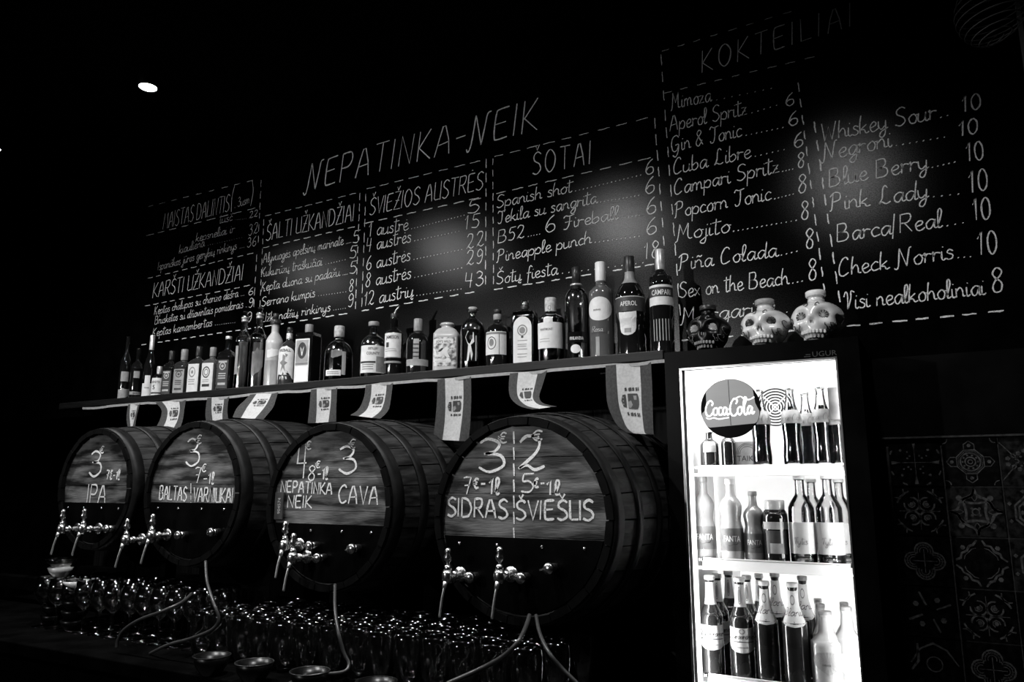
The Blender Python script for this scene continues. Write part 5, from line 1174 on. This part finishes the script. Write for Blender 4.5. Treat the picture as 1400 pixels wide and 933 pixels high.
# ================================================================== SKULL BOTTLES ON THE FRIDGE
def skull(px, top, bot, wpx, body, capm, face, label, teeth_m, eye_m, socket_m, neck_m):
    Y = FY+.085; q = at(px, bot, Y); zb = ftop+.0005; W = wpx*dep(q)/F_PX; H = at(px, top, Y).z-zb
    ang = atan2(CAMP.x-q.x, -(CAMP.y-Y))
    e = empty('skull_bottle', (q.x, Y, zb), ang+radians(face)); tag(e, label, 'bottle', 'skull-shaped bottles standing on the fridge')
    Hs = H*.80; a_ = W*.5; mb = MB(); nu, nv = 72, 44; vs = []
    def surf(th, ph):       # th azimuth (-pi/2 = front), ph polar from top
        x_ = sin(ph)*cos(th); y_ = sin(ph)*sin(th); z_ = cos(ph)
        fr_ = max(0, -y_)
        w_ = 1.0
        if z_ < 0: w_ = 1-.34*(-z_)**1.2*(.5+.5*1)            # narrow jaw
        X = x_*a_*w_; Yy = y_*a_*1.12; Zz = Hs*.56+z_*Hs*(.44 if z_ > 0 else .56)
        zn = Zz/Hs; xn = X/a_
        def g(cx, cz, sx, sz): return math.exp(-((xn-cx)/sx)**2-((zn-cz)/sz)**2)
        d = 0
        if fr_ > 0.1:
            for sgn in (-1, 1):
                d -= .27*g(sgn*.40, .60, .19, .12)           # eye sockets
                d += .07*g(sgn*.40, .80, .30, .07)           # brow
                d += .16*g(sgn*.62, .38, .20, .10)           # cheek bones
            d -= .14*g(0, .44, .09, .07); d += .06*g(0, .56, .07, .08)
            d += .17*g(0, .17, .42, .13)                     # muzzle
            d -= .06*g(0, .165, .5, .02)
            d *= min(1, fr_*1.8)
        d -= .10*math.exp(-((abs(xn)-.92)/.2)**2-((zn-.42)/.15)**2)
        n_ = Vector((x_, y_, z_)); return Vector((X, Yy, Zz))+n_*d*a_
    for j in range(nv+1):
        for i in range(nu): vs.append(surf(2*pi*i/nu, .02+(pi-.25)*j/nv))
    zmin = min(v.z for v in vs); vs = [Vector((v.x, v.y, (v.z-zmin))) for v in vs]
    mb.add(vs, [(j*nu+i, (j+1)*nu+i, (j+1)*nu+(i+1) % nu, j*nu+(i+1) % nu) for j in range(nv) for i in range(nu)], 0, True)
    mb.f.append([nv*nu+i for i in range(nu)]); mb.mi.append(0); mb.sm.append(False)
    bo = mb.build('skull_body', body, e)
    def onf(xn, zn):     # point of the front surface near (xn, zn)
        best = None; tx, tz = xn*a_, zn*Hs
        for v in vs:
            if v.y > 0: continue
            dd = (v.x-tx)**2+(v.z-tz)**2
            if best is None or dd < best[0]: best = (dd, v)
        return best[1]
    for sgn in (-1, 1):
        p = onf(sgn*.40, .57); eb = MB()
        R_ = a_*.2
        eb.lathe([(R_*sin(t*pi/16), -R_*.35*cos(t*pi/16)) for t in range(1, 9)], 20, caps=True)
        eb.v = [(v[0]+p.x, v[2]+p.y-.001, v[1]*1.1+p.z) for v in eb.v]; eo = eb.build('eye', eye_m, e)
        pb = MB()
        for k in range(10):
            a = 2*pi*k/10; c1, s1 = cos(a), sin(a)
            pb.add([(p.x+R_*.25*c1, p.y-R_*.42-.001, p.z+R_*.25*s1), (p.x+R_*.98*cos(a-.2), p.y-R_*.16-.003, p.z+R_*1.05*sin(a-.2)), (p.x+R_*.98*cos(a+.2), p.y-R_*.16-.003, p.z+R_*1.05*sin(a+.2))], [(0, 1, 2)])
        pb.lathe([(.001, 0), (R_*.3, 0)], 12, caps=False); m0 = len(pb.v)-24
        pb.v = pb.v[:m0]+[(v[0]+p.x, p.y-R_*.38, v[1]+p.z) for v in pb.v[m0:]]
        pb.build('eye_petals', socket_m, eo)
    p = onf(0, .43); nb = MB()
    for sg_ in (-1, 1): nb.add([(p.x+sg_*.002, p.y-.004, p.z+.012), (p.x+sg_*a_*.16, p.y-.004, p.z-.010), (p.x+sg_*.003, p.y-.004, p.z-.008)], [(0, 1, 2)])
    nb.build('nose', socket_m, e)
    for row in range(2):
        for k in range(8):
            xn = (-3.5+k)*.115; p = onf(xn, .205-row*.095); tb = MB()
            tb.box((xn*a_, p.y-.0035+.002*abs(k-3.5)*.3, Hs*(.205-row*.095)), (a_*.105, .008, Hs*.085)); tb.build('tooth', teeth_m, e, bevel=.002)
    # painted scrollwork
    sb = MB()
    for sgn in (-1, 1):
        for (cx, cz, r_, t0, t1) in ((.72, .30, .12, 0, 5), (.55, .30, .1, 2, 6.5), (.86, .5, .1, 1, 5.6), (.2, .84, .08, 0, 5)):
            last = None
            for k in range(9):
                t = t0+(t1-t0)*k/8; v = onf(sgn*(cx+r_*(1-k/14)*cos(t)), cz+r_*(1-k/14)*sin(t)); v = v+Vector((0, -.0025, 0))
                if last is not None and (v-last).length > .0005: sb.tube([last, v], .0009, 5)
                last = v
    sc_ = sb.build('scrollwork', socket_m, e); sc_['kind'] = 'stuff'
    zt = vs[0].z
    cb = MB(); cb.lathe([(W*.17, zt-.006), (W*.155, zt+.006), (W*.15, H*.9)], 24, (0, .0, 0)); cb.build('neck', neck_m, e)
    cb = MB(); cb.lathe([(W*.185, H*.895), (W*.19, H*.90), (W*.19, H*.985), (W*.17, H)], 28); cb.build('cap', capm, e)
    return e
skull(970.5, 418, 478, 60, M['gloss'], M['capd'], -16, 'black skull-shaped bottle with pale eyes and steel teeth, left of the three', M['pale2'], M['pale2'], M['capg'], M['gloss'])
skull(1049, 410, 473, 68, M['cream'], M['capg'], -14, 'white skull-shaped bottle with a grey cap and dark eyes, middle of the three', M['cream'], M['gloss'], M['ink'], M['cream'])
skull(1120, 398, 467, 70, M['cream'], M['white'], -12, 'white skull-shaped bottle with a white cap, right of the three', M['cream'], M['label_g'], M['ink'], M['cream'])

# ================================================================== RIBBED LANTERN AT UPPER RIGHT
c = at(1356, 10, -.35); e = empty('ribbed_lantern', (c.x, -.35, c.z)); tag(e, 'dark ribbed globe lantern hanging at the upper right corner', 'lantern')
R_ = .082
for k in range(13):
    ph = pi*(k+1)/14; r_ = R_*sin(ph); z_ = R_*1.1*cos(ph); mb = MB(); mb.tube([(r_*cos(t*2*pi/32), r_*sin(t*2*pi/32), z_+.010*cos(t*2*pi/32)) for t in range(32)], .0016, 5, closed=True); mb.build('rib', M['paper'], e)
mb = MB(); mb.cyl((0, 0, R_*1.1-.005), (0, 0, CEIL-c.z), .002, n=6); mb.build('cord', M['black'], e)
